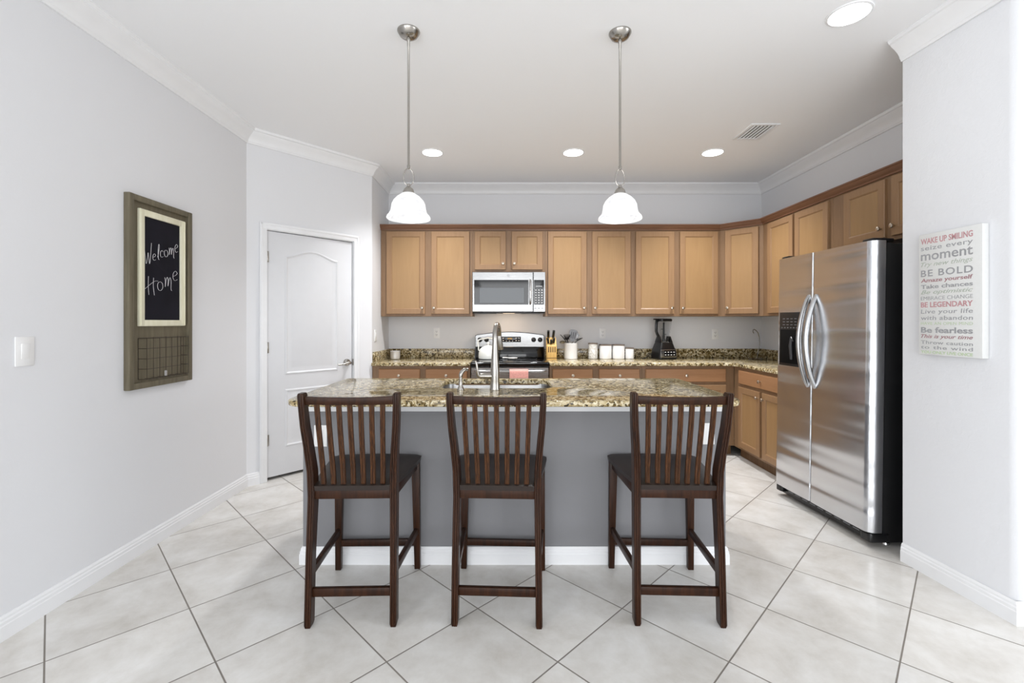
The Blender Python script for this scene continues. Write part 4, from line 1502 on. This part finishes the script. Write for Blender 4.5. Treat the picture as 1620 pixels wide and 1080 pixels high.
# ------------------------------------------------------------------ chalkboard on the left wall
CX, CY, CZ0 = XL, 2.482, 0.936
BW, BH = 0.496, 1.080
cbd = thing('chalkboard', 'tall olive wooden chalkboard reading Welcome Home on the left wall', 'chalkboard', (CX, CY, CZ0), R(90))
MB().box(0.012, BW - 0.012, -0.012, 0.0, 0.012, BH - 0.012).build('backing', M['board_olive'], cbd)
f = MB()
fwid = 0.034
f.box(0, fwid, -0.034, 0, 0, BH, 0.004).box(BW - fwid, BW, -0.034, 0, 0, BH, 0.004).box(fwid - 0.001, BW - fwid + 0.001, -0.032, 0, 0, fwid, 0.004).box(fwid - 0.001, BW - fwid + 0.001, -0.032, 0, BH - fwid, BH, 0.004)
f.build('outer_frame', M['board_olive'], cbd)
cx0, cx1, cz0, cz1 = 0.078, 0.438, 0.350, 1.012
f = MB()
fw2 = 0.036
for a, b_, c, d in ((cx0, cx0 + fw2, cz0, cz1), (cx1 - fw2, cx1, cz0, cz1), (cx0 + fw2 - 0.002, cx1 - fw2 + 0.002, cz0, cz0 + fw2), (cx0 + fw2 - 0.002, cx1 - fw2 + 0.002, cz1 - fw2, cz1)):
    f.box(a, b_, -0.028, -0.011, c, d, 0.003)
f.box(cx0 + 0.004, cx0 + 0.013, -0.033, -0.027, cz0 + 0.004, cz1 - 0.004, 0.002).box(cx1 - 0.013, cx1 - 0.004, -0.033, -0.027, cz0 + 0.004, cz1 - 0.004, 0.002)
f.build('inner_frame', M['cream'], cbd)
MB().box(cx0 + fw2 - 0.004, cx1 - fw2 + 0.004, -0.016, -0.011, cz0 + fw2 - 0.004, cz1 - fw2 + 0.004).build('slate', M['chalkboard'], cbd)


def smooth(pts, n=6):
    out = []
    P = [pts[0]] + list(pts) + [pts[-1]]
    for i in range(1, len(P) - 2):
        p0, p1, p2, p3 = (Vector(P[i - 1]), Vector(P[i]), Vector(P[i + 1]), Vector(P[i + 2]))
        for k in range(n):
            q = k / n
            out.append(0.5 * ((2 * p1) + (p2 - p0) * q + (2 * p0 - 5 * p1 + 4 * p2 - p3) * q * q + (3 * p1 - p0 - 3 * p2 + p3) * q ** 3))
    out.append(Vector(pts[-1]))
    return out


# handwriting strokes, (x, z) with x 0..1 across the slate and z in the same unit
L_o = [[(0.45, 1.0), (0.12, 0.85), (0.0, 0.45), (0.2, 0.02), (0.6, 0.0), (0.85, 0.4), (0.75, 0.85), (0.45, 1.0)]]
L_e = [[(0.05, 0.45), (0.5, 0.6), (0.75, 0.85), (0.45, 1.05), (0.1, 0.8), (0.02, 0.35), (0.3, 0.0), (0.8, 0.15)]]
L_l = [[(0.1, 0.3), (0.5, 1.2), (0.6, 1.9), (0.4, 2.0), (0.25, 1.2), (0.3, 0.2), (0.6, 0.0)]]
L_c = [[(0.75, 0.85), (0.45, 1.0), (0.1, 0.7), (0.1, 0.2), (0.4, 0.0), (0.8, 0.15)]]
L_m = [[(0.0, 0.95), (0.08, 0.5), (0.06, 0.0), (0.18, 0.7), (0.35, 1.0), (0.47, 0.7), (0.45, 0.1), (0.58, 0.7), (0.75, 1.0), (0.9, 0.6), (0.88, -0.15), (1.0, -0.35)]]
L_W = [[(0.0, 1.7), (0.1, 0.9), (0.25, 0.0), (0.42, 0.6), (0.5, 1.15), (0.6, 0.5), (0.72, 0.05), (0.85, 1.0), (0.95, 2.2)]]
L_H = [[(0.25, 2.0), (0.22, 1.0), (0.3, 0.0)], [(0.85, 1.9), (0.82, 1.0), (0.95, 0.0)], [(-0.15, 0.6), (0.4, 1.1), (1.0, 1.55), (1.4, 1.6)]]
sx0, sz0 = cx0 + fw2, cz0 + fw2
SW, SH = (cx1 - cx0) - 2 * fw2, (cz1 - cz0) - 2 * fw2


def write(words):
    mb = MB()
    for strokes, x, z, sw_, sh_ in words:
        for s in strokes:
            pts = smooth([(sx0 + (x + a * sw_) * SW, -0.0164, sz0 + (z + b_ * sh_) * SH) for a, b_ in s], 6)
            mb.tube(pts, 0.0015, 6, flat=0.5)
    return mb


write([(L_W, 0.03, 0.545, 0.19, 0.095), (L_e, 0.245, 0.590, 0.10, 0.062), (L_l, 0.365, 0.605, 0.09, 0.075), (L_c, 0.44, 0.635, 0.11, 0.068),
       (L_o, 0.555, 0.650, 0.12, 0.066), (L_m, 0.69, 0.675, 0.15, 0.075), (L_e, 0.86, 0.715, 0.11, 0.080)]).build('welcome_lettering', M['chalk'], cbd)
write([(L_H, 0.08, 0.245, 0.22, 0.090), (L_o, 0.37, 0.300, 0.17, 0.085), (L_m, 0.57, 0.340, 0.20, 0.10), (L_e, 0.80, 0.415, 0.17, 0.095)]).build('home_lettering', M['chalk'], cbd)
# wire basket
wb = MB()
bx0, bx1, bz0, bz1, by = 0.084, 0.418, 0.052, 0.282, -0.062
r_ = 0.0016
rowsz = [bz0 + (bz1 - bz0) * k / 4 for k in range(5)]
for z in rowsz:
    wb.tube([(bx0, -0.013, z), (bx0, by, z), (bx1, by, z), (bx1, -0.013, z)], r_, 6)
for k in range(8):
    x = bx0 + (bx1 - bx0) * k / 7
    wb.tube([(x, by, bz0), (x, by, bz1 + (0.006 if k % 2 else 0))], r_, 6)
    wb.tube([(x, -0.013, bz0), (x, by, bz0)], r_, 6)
for x in (bx0, bx1):
    wb.tube([(x, -0.0135, bz0), (x, -0.0135, bz1)], r_ * 1.2, 6)
wb.tube([(bx0, -0.0135, bz1), (bx1, -0.0135, bz1)], r_, 6)
wb.build('wire_basket', M['wire'], cbd)
ck = MB().lathe([(0.005, 0.0), (0.0055, 0.003), (0.0055, 0.028), (0.004, 0.031)], (0, 0), 12)
tag(ck.build('chalk_stick', M['chalk'], loc=(XL + 0.035, CY + 0.262, CZ0 + bz0 + 0.0018)), 'short stub of white chalk in the wire basket of the chalkboard', 'chalk')

# ------------------------------------------------------------------ word canvas on the stub wall
face = math.atan2(Q1[1] - Q0[1], Q1[0] - Q0[0])
fu = Vector((math.cos(face), math.sin(face)))
s0 = Vector(Q0) + fu * 0.125
sg = thing('word_sign', 'white canvas printed with coloured inspirational phrases on the right stub wall', 'sign', (s0.x, s0.y, 1.142), face)
SWD, SHT, STH = 0.302, 0.618, 0.034
MB().box(0, SWD, -STH, -0.001, 0, SHT, 0.003).build('canvas', M['canvas'], sg)
deps = None


def text_mesh(body, bold=0.0, shear=0.0, space=1.0):
    cu = bpy.data.curves.new('txt', 'FONT')
    cu.body = body
    cu.offset = bold
    cu.shear = shear
    cu.space_character = space
    cu.resolution_u = 3
    cu.extrude = 0.02
    ob = bpy.data.objects.new('txt', cu)
    COL.objects.link(ob)
    dg = bpy.context.evaluated_depsgraph_get()
    me = bpy.data.meshes.new_from_object(ob.evaluated_get(dg))
    bpy.data.objects.remove(ob)
    bpy.data.curves.remove(cu)
    return me


lines = [('WAKE UP SMILING', 'ink_red', 0.030, 0.086, 0.020, 0, 1.0), ('seize every', 'ink_grey', 0.094, 0.150, 0.004, 0, 1.05), ('moment', 'ink_grey', 0.150, 0.222, 0.012, 0, 1.0),
         ('Try new things', 'ink_sage', 0.228, 0.284, 0.0, 0.35, 1.0), ('BE BOLD', 'ink_grey', 0.292, 0.356, 0.015, 0, 1.15), ('Amaze yourself', 'ink_dark', 0.362, 0.412, 0.018, 0.1, 1.0),
         ('Take chances', 'ink_grey', 0.414, 0.456, 0.022, 0, 1.0), ('Be optimistic', 'ink_sage', 0.460, 0.510, 0.008, 0.35, 1.0), ('EMBRACE CHANGE', 'ink_grey', 0.512, 0.550, -0.006, 0, 1.0),
         ('BE LEGENDARY', 'ink_red', 0.558, 0.610, 0.024, 0, 1.0), ('Live your life', 'ink_grey', 0.618, 0.672, 0.004, 0.08, 1.05), ('with abandon', 'ink_grey', 0.672, 0.714, 0.006, 0.05, 1.05),
         ('HAVE AN OPEN MIND', 'ink_green', 0.722, 0.754, -0.004, 0, 1.05), ('Be fearless', 'ink_grey', 0.764, 0.820, 0.026, 0, 1.0), ('This is your time', 'ink_dark', 0.824, 0.872, 0.012, 0.35, 1.0),
         ('Throw caution', 'ink_grey', 0.876, 0.912, 0.008, 0, 1.05), ('to the wind', 'ink_grey', 0.916, 0.952, 0.008, 0, 1.1), ('YOU ONLY LIVE ONCE', 'ink_green', 0.958, 0.990, 0.030, 0, 0.95)]
for body, ink, f0, f1, bold, shear, space in lines:
    me = text_mesh(body, bold, shear, space)
    xs_ = [v.co.x for v in me.vertices]
    ys_ = [v.co.y for v in me.vertices]
    x0_, x1_, y0_, y1_ = min(xs_), max(xs_), min(ys_), max(ys_)
    tx0, tx1 = 0.012, SWD - 0.040
    tz1, tz0 = SHT * (1 - f0) - 0.004, SHT * (1 - f1) + 0.001
    for v in me.vertices:
        u = (v.co.x - x0_) / (x1_ - x0_)
        q = (v.co.y - y0_) / (y1_ - y0_)
        v.co = (tx0 + u * (tx1 - tx0), -STH - (0.0006 if v.co.z > 0 else -0.0006), tz0 + q * (tz1 - tz0))
    me.materials.clear()
    me.materials.append(M[ink])
    o = bpy.data.objects.new('lettering', me)
    COL.objects.link(o)
    o.parent = sg
